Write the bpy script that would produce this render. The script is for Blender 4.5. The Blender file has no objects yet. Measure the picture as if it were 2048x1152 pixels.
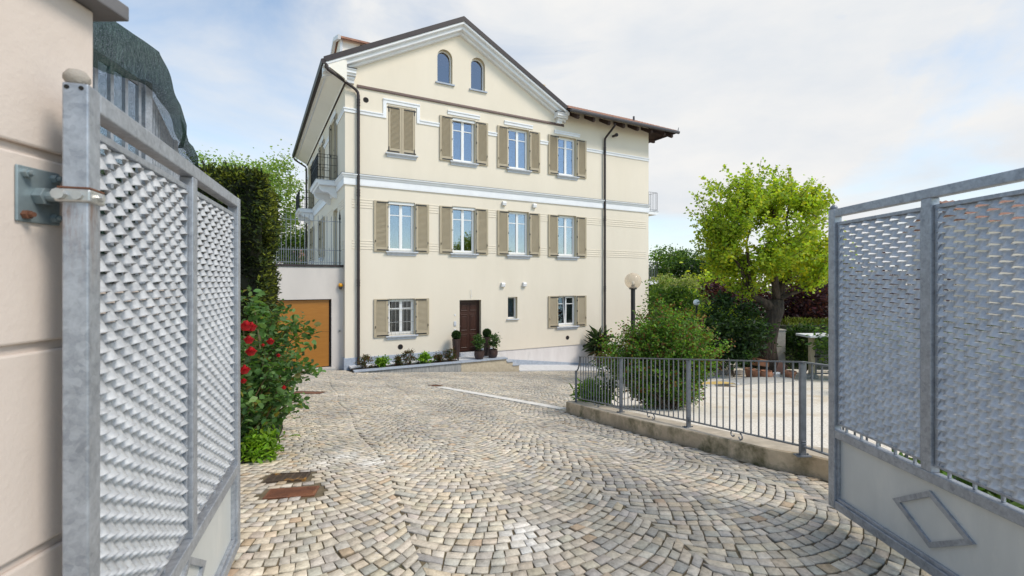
import bpy, bmesh, math, random
import numpy as np
from mathutils import Vector
from mathutils.geometry import tessellate_polygon

random.seed(7)
RNG = np.random.default_rng(11)
SC = bpy.context.scene
COL = SC.collection
R = math.radians

# ------------------------------------------------------------------ materials
def nodes(name):
    m = bpy.data.materials.new(name)
    m.use_nodes = True
    nt = m.node_tree
    return m, nt, nt.nodes['Principled BSDF']

def _noise(nt, scale, detail=4.0, rough=0.55, vec=None):
    n = nt.nodes.new('ShaderNodeTexNoise')
    n.inputs['Scale'].default_value = scale
    n.inputs['Detail'].default_value = detail
    n.inputs['Roughness'].default_value = rough
    if vec is not None:
        nt.links.new(vec, n.inputs['Vector'])
    return n

def _ramp(nt, src, stops):
    r = nt.nodes.new('ShaderNodeValToRGB')
    el = r.color_ramp.elements
    while len(el) < len(stops):
        el.new(0.5)
    for e, (p, c) in zip(el, stops):
        e.position = p
        e.color = (c[0], c[1], c[2], 1.0)
    nt.links.new(src, r.inputs['Fac'])
    return r

def _mix(nt, a, b, fac, mode='MIX'):
    m = nt.nodes.new('ShaderNodeMix')
    m.data_type = 'RGBA'
    m.blend_type = mode
    for sock, val in ((m.inputs[6], a), (m.inputs[7], b), (m.inputs[0], fac)):
        if hasattr(val, 'is_output'):
            nt.links.new(val, sock)
        elif isinstance(val, (int, float)):
            sock.default_value = val
        else:
            sock.default_value = (val[0], val[1], val[2], 1.0)
    return m.outputs[2]

def _bump(nt, bsdf, height, strength, dist=0.01):
    b = nt.nodes.new('ShaderNodeBump')
    b.inputs['Strength'].default_value = strength
    b.inputs['Distance'].default_value = dist
    nt.links.new(height, b.inputs['Height'])
    nt.links.new(b.outputs['Normal'], bsdf.inputs['Normal'])

def coord(nt, scale=None):
    t = nt.nodes.new('ShaderNodeTexCoord')
    if scale is None:
        return t.outputs['Object']
    mp = nt.nodes.new('ShaderNodeMapping')
    mp.inputs['Scale'].default_value = scale
    nt.links.new(t.outputs['Object'], mp.inputs['Vector'])
    return mp.outputs['Vector']

def mat(name, c1, c2=None, rough=0.7, scale=3.0, metal=0.0, bump=0.0, bscale=60.0, bdist=0.004,
        stretch=None, lo=0.35, hi=0.65, stain=None, sscale=1.2, slo=0.55, shi=0.75, spec=0.5):
    m, nt, b = nodes(name)
    b.inputs['Roughness'].default_value = rough
    b.inputs['Metallic'].default_value = metal
    b.inputs['Specular IOR Level'].default_value = spec
    v = coord(nt, stretch)
    if c2 is None:
        c2 = [x * 0.86 for x in c1]
    n = _noise(nt, scale, 6, 0.6, v)
    col = _ramp(nt, n.outputs['Fac'], [(lo, c2), (hi, c1)]).outputs['Color']
    if stain is not None:
        n2 = _noise(nt, sscale, 5, 0.65, v)
        f = _ramp(nt, n2.outputs['Fac'], [(slo, (0, 0, 0)), (shi, (1, 1, 1))]).outputs['Color']
        col = _mix(nt, col, stain, f)
    nt.links.new(col, b.inputs['Base Color'])
    if bump:
        nb = _noise(nt, bscale, 4, 0.6, v)
        _bump(nt, b, nb.outputs['Fac'], bump, bdist)
    return m

def galvanised(name, c1, c2, rough, metal, rust=None):
    m, nt, b = nodes(name)
    v = coord(nt)
    vo = nt.nodes.new('ShaderNodeTexVoronoi')
    vo.inputs['Scale'].default_value = 62.0
    nt.links.new(v, vo.inputs['Vector'])
    n = _noise(nt, 34.0, 6, 0.72, v)
    n.inputs['Distortion'].default_value = 1.2
    big = _noise(nt, 11.0, 6, 0.7, v)
    spangle = _mix(nt, vo.outputs['Color'], n.outputs['Color'], 0.80)
    bw = nt.nodes.new('ShaderNodeRGBToBW')
    nt.links.new(spangle, bw.inputs[0])
    col = _ramp(nt, bw.outputs[0], [(0.36, c2), (0.64, c1)]).outputs['Color']
    f = _ramp(nt, big.outputs['Fac'], [(0.42, (0, 0, 0)), (0.68, (1, 1, 1))]).outputs['Color']
    col = _mix(nt, col, [x * 1.35 for x in c1], _mix(nt, (0, 0, 0), (0.42, 0.42, 0.42), f))
    if rust:
        sp = nt.nodes.new('ShaderNodeSeparateXYZ')
        nt.links.new(v, sp.inputs[0])
        zr_ = _ramp(nt, sp.outputs['Z'], [(0, (0, 0, 0)), (.5, (0, 0, 0)), (.8, (.45, .45, .45)), (.985, (.95, .95, .95)), (1.0, (0, 0, 0))])
        mr = nt.nodes.new('ShaderNodeMapRange')
        mr.inputs['From Min'].default_value = rust[0]
        mr.inputs['From Max'].default_value = rust[1]
        nt.links.new(sp.outputs['Z'], mr.inputs['Value'])
        nt.links.new(mr.outputs[0], zr_.inputs['Fac'])
        st = _noise(nt, 55.0, 5, 0.7, coord(nt, (1, 1, .12)))
        sr = _ramp(nt, st.outputs['Fac'], [(.44, (0, 0, 0)), (.66, (1, 1, 1))])
        col = _mix(nt, col, (.20, .10, .05), _mix(nt, zr_.outputs['Color'], sr.outputs['Color'], 1.0, 'MULTIPLY'))
    nt.links.new(col, b.inputs['Base Color'])
    rr = _ramp(nt, n.outputs['Fac'], [(0.3, (rough - .08,) * 3), (0.7, (rough + .14,) * 3)])
    nt.links.new(rr.outputs['Color'], b.inputs['Roughness'])
    b.inputs['Metallic'].default_value = metal
    _bump(nt, b, n.outputs['Fac'], 0.12, 0.002)
    return m

def attr_mat(name, rough=0.75, nscale=40.0, bump=0.5, bdist=0.004, transl=0.0, spec=0.4, speck=None):
    m, nt, b = nodes(name)
    a = nt.nodes.new('ShaderNodeAttribute')
    a.attribute_name = 'Col'
    b.inputs['Roughness'].default_value = rough
    b.inputs['Specular IOR Level'].default_value = spec
    col = a.outputs['Color']
    if nscale:
        v = coord(nt)
        n = _noise(nt, nscale, 5, 0.65, v)
        f = _ramp(nt, n.outputs['Fac'], [(0.3, (0.72,) * 3), (0.7, (1.18,) * 3)]).outputs['Color']
        col = _mix(nt, col, f, 1.0, 'MULTIPLY')
        if bump:
            _bump(nt, b, n.outputs['Fac'], bump, bdist)
        if speck is not None:
            n2 = _noise(nt, speck[0], 6, 0.75, v)
            f2 = _ramp(nt, n2.outputs['Fac'], [(speck[1], (0, 0, 0)), (speck[2], (1, 1, 1))]).outputs['Color']
            col = _mix(nt, col, speck[3], f2)
            n3 = _noise(nt, 0.75, 5, 0.6, v)
            f3 = _ramp(nt, n3.outputs['Fac'], [(0.30, (0.70, 0.695, 0.69)), (0.62, (1.10, 1.08, 1.03))]).outputs['Color']
            col = _mix(nt, col, f3, 1.0, 'MULTIPLY')
    nt.links.new(col, b.inputs['Base Color'])
    if transl:
        out = nt.nodes['Material Output']
        tr = nt.nodes.new('ShaderNodeBsdfTranslucent')
        tc = _mix(nt, col, (1.5, 1.6, 0.6), 1.0, 'MULTIPLY')
        nt.links.new(tc, tr.inputs['Color'])
        mx = nt.nodes.new('ShaderNodeMixShader')
        mx.inputs[0].default_value = transl
        nt.links.new(b.outputs[0], mx.inputs[1])
        nt.links.new(tr.outputs[0], mx.inputs[2])
        nt.links.new(mx.outputs[0], out.inputs['Surface'])
    return m

def glass_mat(name, tint=(0.8, 0.84, 0.86), minr=0.3, ior=1.7, gcol=(0.86, 0.91, 1.0)):
    m, nt, b = nodes(name)
    out = nt.nodes['Material Output']
    nt.nodes.remove(b)
    tr = nt.nodes.new('ShaderNodeBsdfTransparent')
    tr.inputs['Color'].default_value = (*tint, 1)
    gl = nt.nodes.new('ShaderNodeBsdfGlossy')
    gl.inputs['Roughness'].default_value = 0.015
    gl.inputs['Color'].default_value = (*gcol, 1)
    fr = nt.nodes.new('ShaderNodeFresnel')
    fr.inputs['IOR'].default_value = ior
    mr = nt.nodes.new('ShaderNodeMapRange')
    mr.inputs['To Min'].default_value = minr
    nt.links.new(fr.outputs[0], mr.inputs['Value'])
    mx = nt.nodes.new('ShaderNodeMixShader')
    nt.links.new(mr.outputs[0], mx.inputs[0])
    nt.links.new(tr.outputs[0], mx.inputs[1])
    nt.links.new(gl.outputs[0], mx.inputs[2])
    nt.links.new(mx.outputs[0], out.inputs['Surface'])
    return m

def net_mat(name):
    m, nt, b = nodes(name)
    out = nt.nodes['Material Output']
    b.inputs['Base Color'].default_value = (0.045, 0.075, 0.066, 1)
    b.inputs['Roughness'].default_value = 1.0
    b.inputs['Specular IOR Level'].default_value = 0.05
    v = coord(nt)
    n = _noise(nt, 420.0, 2, 0.6, v)
    weave = _noise(nt, 70.0, 4, 0.7, coord(nt, (1, 1, .10)))
    nt.links.new(_ramp(nt, weave.outputs['Fac'], [(0.40, (0.004, 0.016, 0.012)), (0.66, (0.05, 0.085, 0.072))]).outputs['Color'], b.inputs['Base Color'])
    f = _ramp(nt, n.outputs['Fac'], [(0.39, (0.08, 0.08, 0.08)), (0.51, (0.97, 0.97, 0.97))])
    tr = nt.nodes.new('ShaderNodeBsdfTransparent')
    mx = nt.nodes.new('ShaderNodeMixShader')
    nt.links.new(f.outputs['Color'], mx.inputs[0])
    nt.links.new(tr.outputs[0], mx.inputs[1])
    nt.links.new(b.outputs[0], mx.inputs[2])
    nt.links.new(mx.outputs[0], out.inputs['Surface'])
    return m

M = {}
M['stucco'] = mat('cream_stucco', (0.775, 0.688, 0.560), (0.740, 0.655, 0.528), 0.9, 0.6, bump=0.25, bscale=90, bdist=0.006, stretch=(1, 1, .3),
                  stain=(0.70, 0.618, 0.495), sscale=0.35, slo=0.5, shi=0.8)
M['soffit'] = mat('soffit_paint', (0.86, 0.81, 0.72), (0.82, 0.77, 0.68), 0.9, 0.8)
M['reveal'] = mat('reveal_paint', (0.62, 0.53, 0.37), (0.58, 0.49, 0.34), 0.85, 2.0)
M['white'] = mat('white_paint', (0.82, 0.82, 0.82), (0.76, 0.76, 0.77), 0.7, 2.0)
M['pvc'] = mat('white_frame', (0.82, 0.81, 0.79), (0.80, 0.79, 0.77), 0.4, 2.0)
M['lowerwall'] = mat('pale_base_paint', (0.74, 0.69, 0.66), (0.68, 0.63, 0.60), 0.9, 1.5, bump=0.2,
                     stain=(0.60, 0.56, 0.53), sscale=2.0, stretch=(2, 2, 0.6))
M['bluestone'] = mat('grey_stone_cladding', (0.40, 0.44, 0.50), (0.31, 0.35, 0.41), 0.6, 9.0, bump=0.15)
M['sill'] = mat('sill_stone', (0.60, 0.61, 0.64), (0.50, 0.52, 0.55), 0.6, 12.0)
M['shutter'] = mat('shutter_paint', (0.44, 0.362, 0.245), (0.41, 0.338, 0.228), 0.5, 3.0)
M['iron'] = mat('dark_iron', (0.02, 0.019, 0.02), None, 0.45, 8.0, metal=0.3)
M['brownmetal'] = mat('brown_sheet_metal', (0.040, 0.029, 0.028), (0.030, 0.022, 0.022), 0.5, 5.0, spec=.35)
M['trimbrown'] = mat('brown_flashing', (0.10, 0.055, 0.042), (0.075, 0.042, 0.035), 0.5, 6.0)
M['greyflash'] = mat('grey_flashing', (0.085, 0.08, 0.088), None, 0.5, 6.0, spec=.4)
M['tile'] = mat('terracotta_tile', (0.40, 0.20, 0.13), (0.24, 0.125, 0.09), 0.85, 7.0, bump=0.3, bscale=25,
                stain=(0.52, 0.32, 0.22), sscale=9.0)
M['oldtile'] = mat('old_brown_tile', (0.26, 0.13, 0.09), (0.16, 0.085, 0.065), 0.9, 3.0, bump=0.4, bscale=12, bdist=0.03)
M['wood'] = mat('dark_rafter_wood', (0.055, 0.028, 0.021), (0.038, 0.02, 0.016), 0.7, 10.0)
M['door'] = mat('brown_door_wood', (0.060, 0.020, 0.010), (0.036, 0.012, 0.007), 0.4, 14.0, stretch=(6, 6, 0.5))
M['garagedoor'] = mat('orange_wood_panel', (0.375, 0.152, 0.017), (0.30, 0.115, 0.012), 0.42, 8.0, stretch=(0.25, 0.25, 7), lo=.3, hi=.7)
M['garagewall'] = mat('grey_garage_render', (0.61, 0.555, 0.505), (0.56, 0.51, 0.465), 0.9, 0.9, bump=0.2,
                      stain=(0.52, 0.475, 0.435), sscale=0.8, stretch=(1, 1, 0.4))
M['pier'] = mat('pier_render', (0.655, 0.565, 0.50), (0.60, 0.515, 0.455), 0.92, 1.8, bump=0.35, bscale=70, bdist=0.004,
                stain=(0.53, 0.445, 0.385), sscale=1.6, slo=.5, shi=.85)
M['slate'] = mat('slate_coping', (0.15, 0.145, 0.15), (0.10, 0.10, 0.105), 0.6, 6.0)
M['galv'] = galvanised('galvanised_frame', (0.40, 0.425, 0.465), (0.24, 0.26, 0.295), 0.42, 0.5)
M['galvrust'] = galvanised('galvanised_rust_run', (0.40, 0.425, 0.465), (0.24, 0.26, 0.295), 0.42, 0.5, (1.28, 1.752))
M['galvpanel'] = galvanised('galvanised_stamped_sheet', (0.55, 0.56, 0.575), (0.38, 0.39, 0.41), 0.42, 0.40)
M['galvplate'] = mat('dull_zinc_plate', (0.61, 0.63, 0.62), (0.53, 0.55, 0.545), 0.42, 3.0, metal=0.2, bump=0.05,
                     stretch=(1, 1, 0.35), stain=(0.66, 0.67, 0.65), sscale=5.0)
M['rail'] = mat('grey_painted_iron', (0.215, 0.225, 0.245), (0.15, 0.16, 0.175), 0.42, 14.0, metal=0.3)
M['rust'] = mat('rusted_iron', (0.19, 0.075, 0.038), (0.12, 0.05, 0.028), 0.85, 14.0, bump=0.5, bscale=50,
                stain=(0.26, 0.11, 0.05), sscale=9.0)
M['darkrust'] = mat('dark_rusted_grate', (0.085, 0.055, 0.035), (0.05, 0.036, 0.026), 0.8, 18.0,
                    stain=(0.32, 0.16, 0.03), sscale=7.0, slo=.58, shi=.66)
M['black'] = mat('black_void', (0.012, 0.011, 0.01), None, 0.9, 3.0)
M['zinc'] = mat('bright_zinc', (0.60, 0.60, 0.58), (0.42, 0.42, 0.41), 0.35, 20.0, metal=0.7, stain=(0.22, 0.10, 0.05), sscale=16.0, slo=.62, shi=.7)
M['hingeplate'] = mat('weathered_plate', (0.29, 0.35, 0.37), (0.20, 0.25, 0.27), 0.5, 12.0, metal=0.5, stain=(0.30, 0.12, 0.05), sscale=8.0, slo=.66, shi=.72)
M['concrete'] = mat('aged_concrete', (0.70, 0.55, 0.37), (0.46, 0.355, 0.235), 0.92, 4.0, bump=0.5, bscale=45, bdist=0.006,
                    stain=(0.13, 0.115, 0.05), sscale=3.4, slo=.47, shi=.68)
M['kerbtop'] = mat('kerb_top_cement', (0.55, 0.47, 0.365), (0.38, 0.325, 0.25), 0.92, 5.0, bump=0.5, bscale=45, bdist=0.006)
M['strip'] = mat('pale_strip_cement', (0.74, 0.71, 0.66), (0.60, 0.575, 0.53), 0.92, 6.0, bump=0.2, bscale=50)
M['cement'] = mat('grey_cement', (0.50, 0.48, 0.44), (0.38, 0.365, 0.335), 0.92, 6.0, bump=0.35, bscale=50)
M['retaining'] = mat('weeping_concrete', (0.42, 0.41, 0.385), (0.25, 0.25, 0.24), 0.92, 6.0, bump=0.3, stretch=(4, 4, 0.7))
M['rough_render'] = mat('rough_beige_render', (0.58, 0.50, 0.37), (0.44, 0.37, 0.27), 0.95, 8.0, bump=0.6, bscale=25, bdist=0.01)
M['paving'] = mat('grey_stone_paving', (0.62, 0.62, 0.62), (0.53, 0.53, 0.53), 0.7, 10.0)
M['yard'] = mat('pale_gravel', (0.82, 0.755, 0.66), (0.52, 0.46, 0.37), 0.95, 48.0, bump=0.4, bscale=70, bdist=0.012, lo=.36, hi=.56,
                stain=(0.60, 0.50, 0.37), sscale=1.1, slo=.50, shi=.70)
M['mortar'] = mat('sandy_joint', (0.17, 0.13, 0.08), (0.085, 0.07, 0.04), 0.95, 9.0, bump=0.4,
                  stain=(0.07, 0.075, 0.03), sscale=1.6, slo=.55, shi=.7)
M['soil'] = mat('dark_mulch', (0.045, 0.032, 0.024), (0.022, 0.017, 0.013), 0.95, 20.0, bump=0.6)
M['grass'] = mat('dry_earth', (0.40, 0.36, 0.28), (0.32, 0.29, 0.22), 0.95, 3.0, bump=0.6, stain=(0.16, 0.18, 0.07), sscale=0.3)
M['terracotta'] = mat('terracotta_pot', (0.42, 0.185, 0.10), (0.33, 0.15, 0.085), 0.85, 14.0, bump=0.3, stain=(0.42, 0.33, 0.2), sscale=8.0)
M['potbrown'] = mat('brown_plastic_pot', (0.055, 0.030, 0.024), (0.042, 0.023, 0.019), 0.45, 6.0)
M['bark'] = mat('rough_bark', (0.105, 0.072, 0.05), (0.026, 0.018, 0.013), 0.95, 9.0, bump=1.0, bscale=22, bdist=0.05, stretch=(1, 1, 0.32))
M['twig'] = mat('twig_bark', (0.12, 0.085, 0.055), None, 0.9, 12.0)
M['cane'] = mat('rose_cane', (0.10, 0.10, 0.04), (0.12, 0.06, 0.03), 0.7, 6.0)
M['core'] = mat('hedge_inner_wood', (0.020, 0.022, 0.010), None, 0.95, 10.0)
M['lampblack'] = mat('black_lamp_paint', (0.014, 0.013, 0.014), None, 0.4, 5.0)
M['opal'] = mat('opal_globe_glass', (0.93, 0.92, 0.90), (0.92, 0.91, 0.89), 0.5, 3.0, spec=.25)
M['amber'] = mat('amber_plastic', (0.80, 0.36, 0.012), None, 0.35, 3.0)
M['plastic'] = mat('white_plastic', (0.80, 0.79, 0.78), None, 0.45, 3.0)
M['darkgrey'] = mat('dark_grey_plastic', (0.07, 0.065, 0.062), None, 0.5, 3.0)
M['cardboard'] = mat('yellow_board', (0.66, 0.46, 0.15), (0.55, 0.38, 0.12), 0.9, 6.0)
M['stonegrey'] = mat('border_stone', (0.40, 0.36, 0.31), (0.26, 0.23, 0.2), 0.9, 5.0, bump=0.5, bscale=20, bdist=0.02)
M['curtain'] = mat('white_curtain', (0.66, 0.66, 0.62), None, 0.9, 6.0)
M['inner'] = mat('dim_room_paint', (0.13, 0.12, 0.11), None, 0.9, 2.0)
M['petal'] = mat('red_petal', (0.55, 0.008, 0.014), (0.30, 0.004, 0.008), 0.6, 30.0)
M['farwall'] = mat('far_house_paint', (0.62, 0.50, 0.32), None, 0.9, 2.0)
M['redwall'] = mat('red_chimney_paint', (0.50, 0.12, 0.06), None, 0.9, 2.0)
M['post'] = mat('rough_concrete_post', (0.44, 0.40, 0.34), (0.29, 0.265, 0.23), 0.95, 8.0, bump=0.5, bscale=30, bdist=0.01)
M['leaf'] = attr_mat('leaves', 0.55, 0, 0, transl=0.42, spec=0.35)
M['needle'] = attr_mat('hedge_sprays', 0.65, 0, 0, transl=0.15, spec=0.25)
M['cobble'] = attr_mat('granite_setts', 0.78, 34.0, 0.75, 0.006, spec=0.35, speck=(1.3, 0.63, 0.70, (0.74, 0.72, 0.69)))
M['glass'] = glass_mat('window_glass', (0.74, 0.78, 0.82), 0.19, 1.47, (0.84, 0.875, 0.965))
def globe_mat(name):
    m, nt, b = nodes(name)
    out = nt.nodes['Material Output']
    b.inputs['Base Color'].default_value = (0.78, 0.71, 0.62, 1)
    b.inputs['Roughness'].default_value = 0.08
    tr = nt.nodes.new('ShaderNodeBsdfTransparent')
    tr.inputs['Color'].default_value = (0.95, 0.88, 0.78, 1)
    tl = nt.nodes.new('ShaderNodeBsdfTranslucent')
    tl.inputs['Color'].default_value = (0.82, 0.75, 0.66, 1)
    m1 = nt.nodes.new('ShaderNodeMixShader'); m1.inputs[0].default_value = .45
    nt.links.new(b.outputs[0], m1.inputs[1]); nt.links.new(tl.outputs[0], m1.inputs[2])
    m2 = nt.nodes.new('ShaderNodeMixShader'); m2.inputs[0].default_value = .42
    nt.links.new(tr.outputs[0], m2.inputs[1]); nt.links.new(m1.outputs[0], m2.inputs[2])
    nt.links.new(m2.outputs[0], out.inputs['Surface'])
    return m
M['globe'] = globe_mat('smoked_globe')
M['glass_low'] = glass_mat('barred_window_glass', (0.6, 0.64, 0.62), 0.05, 1.45)
M['net'] = net_mat('shade_net_weave')

# ------------------------------------------------------------------ object helpers
OFF = {}
def tag(o, label=None, cat=None, group=None, kind=None):
    if label: o['label'] = label
    if cat: o['category'] = cat
    if group: o['group'] = group
    if kind: o['kind'] = kind
    return o

def thing(name, loc, label, cat, group=None):
    o = bpy.data.objects.new(name, None)
    o.empty_display_size = 0.2
    o.location = loc
    COL.objects.link(o)
    OFF[o] = Vector(loc)
    return tag(o, label, cat, group)

def finish(me, name, material, parent, base=None):
    o = bpy.data.objects.new(name, me)
    COL.objects.link(o)
    me.materials.append(material)
    if parent is not None:
        o.parent = parent
        OFF[o] = OFF[parent]
    else:
        OFF[o] = Vector(base) if base is not None else Vector((0, 0, 0))
        o.location = OFF[o]
    return o

class MB:
    def __init__(self):
        self.v = []
        self.f = []
    def vert(self, p):
        self.v.append((p[0], p[1], p[2]))
        return len(self.v) - 1
    def poly(self, pts):
        self.f.append([self.vert(p) for p in pts])
    def box(self, mp, a0, a1, b0, b1, c0, c1):
        i = len(self.v)
        for c in (c0, c1):
            for b in (b0, b1):
                for a in (a0, a1):
                    self.v.append(tuple(mp(a, b, c)))
        for q in ((0, 1, 3, 2), (4, 6, 7, 5), (0, 4, 5, 1), (2, 3, 7, 6), (0, 2, 6, 4), (1, 5, 7, 3)):
            self.f.append([i + k for k in q])
    def bar(self, p, q, w, h, up=(0, 0, 1)):
        p, q = Vector(p), Vector(q)
        d = (q - p).normalized()
        s = d.cross(Vector(up))
        if s.length < 1e-4:
            s = d.cross(Vector((1, 0, 0)))
        s.normalize()
        u = s.cross(d)
        def mp(a, b, c):
            return p + (q - p) * a + s * b + u * c
        self.box(mp, 0, 1, -w / 2, w / 2, -h / 2, h / 2)
    def tube(self, pts, r, n=8, cap=True):
        pts = [Vector(p) for p in pts]
        rs = r if isinstance(r, (list, tuple)) else [r] * len(pts)
        rings = []
        ref = None
        for k, p in enumerate(pts):
            d = (pts[min(k + 1, len(pts) - 1)] - pts[max(k - 1, 0)])
            if d.length < 1e-9:
                d = Vector((0, 0, 1))
            d.normalize()
            if ref is None:
                ref = Vector((1, 0, 0)) if abs(d.x) < 0.8 else Vector((0, 1, 0))
            s = (ref - d * ref.dot(d)).normalized()
            ref = s
            t = d.cross(s)
            rings.append([self.vert(p + (s * math.cos(2 * math.pi * j / n) + t * math.sin(2 * math.pi * j / n)) * rs[k]) for j in range(n)])
        for a, b in zip(rings[:-1], rings[1:]):
            for j in range(n):
                self.f.append([a[j], a[(j + 1) % n], b[(j + 1) % n], b[j]])
        if cap:
            self.f.append(rings[0][::-1])
            self.f.append(rings[-1])
    def lathe(self, prof, c, n=20, cap=True):
        rings = []
        for (r, z) in prof:
            rings.append([self.vert((c[0] + r * math.cos(2 * math.pi * j / n), c[1] + r * math.sin(2 * math.pi * j / n), c[2] + z)) for j in range(n)])
        for a, b in zip(rings[:-1], rings[1:]):
            for j in range(n):
                self.f.append([a[j], a[(j + 1) % n], b[(j + 1) % n], b[j]])
        if cap:
            self.f.append(rings[0][::-1])
            self.f.append(rings[-1])
    def sphere(self, c, r, n=20, m=12, sq=(1, 1, 1)):
        rings = []
        for i in range(m + 1):
            th = math.pi * (i + 0.001) / (m + 0.002)
            rings.append([self.vert((c[0] + sq[0] * r * math.sin(th) * math.cos(2 * math.pi * j / n), c[1] + sq[1] * r * math.sin(th) * math.sin(2 * math.pi * j / n), c[2] - sq[2] * r * math.cos(th))) for j in range(n)])
        for a, b in zip(rings[:-1], rings[1:]):
            for j in range(n):
                self.f.append([a[j], a[(j + 1) % n], b[(j + 1) % n], b[j]])
    def profile(self, mp, a0, a1, prof, m0=0.0, m1=0.0, dz=None):
        # extrude closed profile [(b, c)] along a; ends mitred by m * b
        n = len(prof)
        i = len(self.v)
        for (b, c) in prof:
            self.v.append(tuple(mp(a0 - m0 * b, b, c + (dz[0] if dz else 0))))
        for (b, c) in prof:
            self.v.append(tuple(mp(a1 + m1 * b, b, c + (dz[1] if dz else 0))))
        for k in range(n):
            self.f.append([i + k, i + (k + 1) % n, i + n + (k + 1) % n, i + n + k])
        self.f.append([i + k for k in range(n)][::-1])
        self.f.append([i + n + k for k in range(n)])
    def build(self, name, material, parent=None, smooth=False, bevel=0.0, base=None, recalc=True, auto=None):
        me = bpy.data.meshes.new(name)
        off = OFF[parent] if parent is not None else (Vector(base) if base is not None else Vector((0, 0, 0)))
        me.from_pydata([(a - off.x, b - off.y, c - off.z) for a, b, c in self.v], [], self.f)
        if recalc:
            bm = bmesh.new()
            bm.from_mesh(me)
            bmesh.ops.recalc_face_normals(bm, faces=bm.faces[:])
            bm.to_mesh(me)
            bm.free()
        if smooth:
            me.polygons.foreach_set('use_smooth', [True] * len(me.polygons))
            if auto:
                me.set_sharp_from_angle(angle=R(auto))
        me.update()
        o = finish(me, name, material, parent, base)
        if bevel:
            bv = o.modifiers.new('bevel', 'BEVEL')
            bv.width = bevel
            bv.segments = 2
            bv.limit_method = 'ANGLE'
            bv.angle_limit = R(40)
        return o

def copy_obj(o, name=None, parent=None, delta=(0, 0, 0)):
    c = o.copy()
    COL.objects.link(c)
    if parent is not None:
        c.parent = parent
    c.location = Vector(o.location) + Vector(delta)
    OFF[c] = OFF.get(o, Vector((0, 0, 0)))
    return c

def copy_thing(root, loc, label, rz=0.0, sc=1.0):
    r = root.copy()
    COL.objects.link(r)
    r.location = loc
    r.rotation_euler = (0, 0, rz)
    r.scale = (sc, sc, sc)
    r['label'] = label
    for ch in list(root.children):
        c = ch.copy()
        COL.objects.link(c)
        c.parent = r
        for g in list(ch.children):
            e = g.copy()
            COL.objects.link(e)
            e.parent = c
    return r

def wmap(a, b, c):
    return Vector((a, b, c))

# foliage: many small folded leaf faces, with per-leaf colour
def leaf_mesh(name, P, size, cols, parent=None, base=None, material=None, up=0.35, aspect=0.55, droop=0.0, dirs=None, rng=RNG):
    P = np.asarray(P, float)
    n = len(P)
    off = OFF[parent] if parent is not None else (Vector(base) if base is not None else Vector((0, 0, 0)))
    P = P - np.array(off)
    if dirs is None:
        D = rng.normal(size=(n, 3))
        D[:, 2] = D[:, 2] * 0.6 - droop
    else:
        D = dirs + rng.normal(size=(n, 3)) * 0.45
    D /= np.linalg.norm(D, axis=1)[:, None] + 1e-9
    U = rng.normal(size=(n, 3)) * 0.9
    U[:, 2] += up * 2.4
    S = np.cross(D, U)
    S /= np.linalg.norm(S, axis=1)[:, None] + 1e-9
    N = np.cross(S, D)
    L = (size * rng.uniform(0.6, 1.35, n))[:, None]
    w = L * aspect * 0.5
    v = np.empty((n, 6, 3))
    v[:, 0] = P
    v[:, 1] = P + D * L * 0.35 + S * w + N * L * 0.06
    v[:, 2] = P + D * L * 0.72 + S * w * 0.75 + N * L * 0.05
    v[:, 3] = P + D * L * 0.98 - N * L * 0.10
    v[:, 4] = P + D * L * 0.72 - S * w * 0.75 + N * L * 0.05
    v[:, 5] = P + D * L * 0.35 - S * w + N * L * 0.06
    idx = np.arange(n)[:, None] * 6
    quads = np.concatenate([idx + np.array([[0, 1, 2, 3]]), idx + np.array([[0, 3, 4, 5]])], axis=1).reshape(-1, 4)
    me = bpy.data.meshes.new(name)
    me.vertices.add(n * 6)
    me.vertices.foreach_set('co', v.reshape(-1))
    me.loops.add(len(quads) * 4)
    me.loops.foreach_set('vertex_index', quads.reshape(-1).astype(np.int32))
    me.polygons.add(len(quads))
    me.polygons.foreach_set('loop_start', np.arange(0, len(quads) * 4, 4, dtype=np.int32))
    me.update(calc_edges=True)
    ca = me.color_attributes.new('Col', 'FLOAT_COLOR', 'POINT')
    c4 = np.ones((n, 6, 4))
    c4[:, :, :3] = np.asarray(cols)[:, None, :]
    ca.data.foreach_set('color', c4.reshape(-1))
    return finish(me, name, material or M['leaf'], parent, base)

def leaf_cols(n, palette, weights=None, var=0.22, rng=RNG, hue=0.05):
    pal = np.array(palette, float)
    k = rng.choice(len(pal), n, p=weights)
    c = pal[k] * rng.uniform(1 - var, 1 + var, (n, 1))
    c *= 1 + rng.normal(size=(n, 3)) * hue
    return np.clip(c, 0.002, 1)

def blob_points(n, c, rad, nclump, cr, rng=RNG, shell=0.55, flat=None):
    # clumps spread through an ellipsoid, leaves gaussian about each clump
    d = rng.normal(size=(nclump, 3))
    d /= np.linalg.norm(d, axis=1)[:, None]
    rr = shell + (1 - shell) * rng.uniform(0, 1, (nclump, 1)) ** 0.7
    cl = np.array(c) + d * rr * np.array(rad) * rng.uniform(0.8, 1.1, (nclump, 1))
    k = rng.integers(0, nclump, n)
    sz = rng.uniform(0.6, 1.4, nclump)[k][:, None]
    P = cl[k] + rng.normal(size=(n, 3)) * cr * sz * np.array([1, 1, 0.7])
    return P, k, cl
SUN_E, SKY_S, CLOUD_S, EXPO, CLOUD_LOC = 2.2, 0.165, 0.69, 0.40, (0.3, 1.2, 0.0)

# ------------------------------------------------------------------ photo geometry: camera at the origin, eye level z = 0
FPX, CX0, HY0 = 945.0, 1024.0, 563.0
def smooth(a, b, x):
    t = np.clip((np.asarray(x, float) - a) / (b - a), 0, 1)
    return t * t * (3 - 2 * t)

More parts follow.
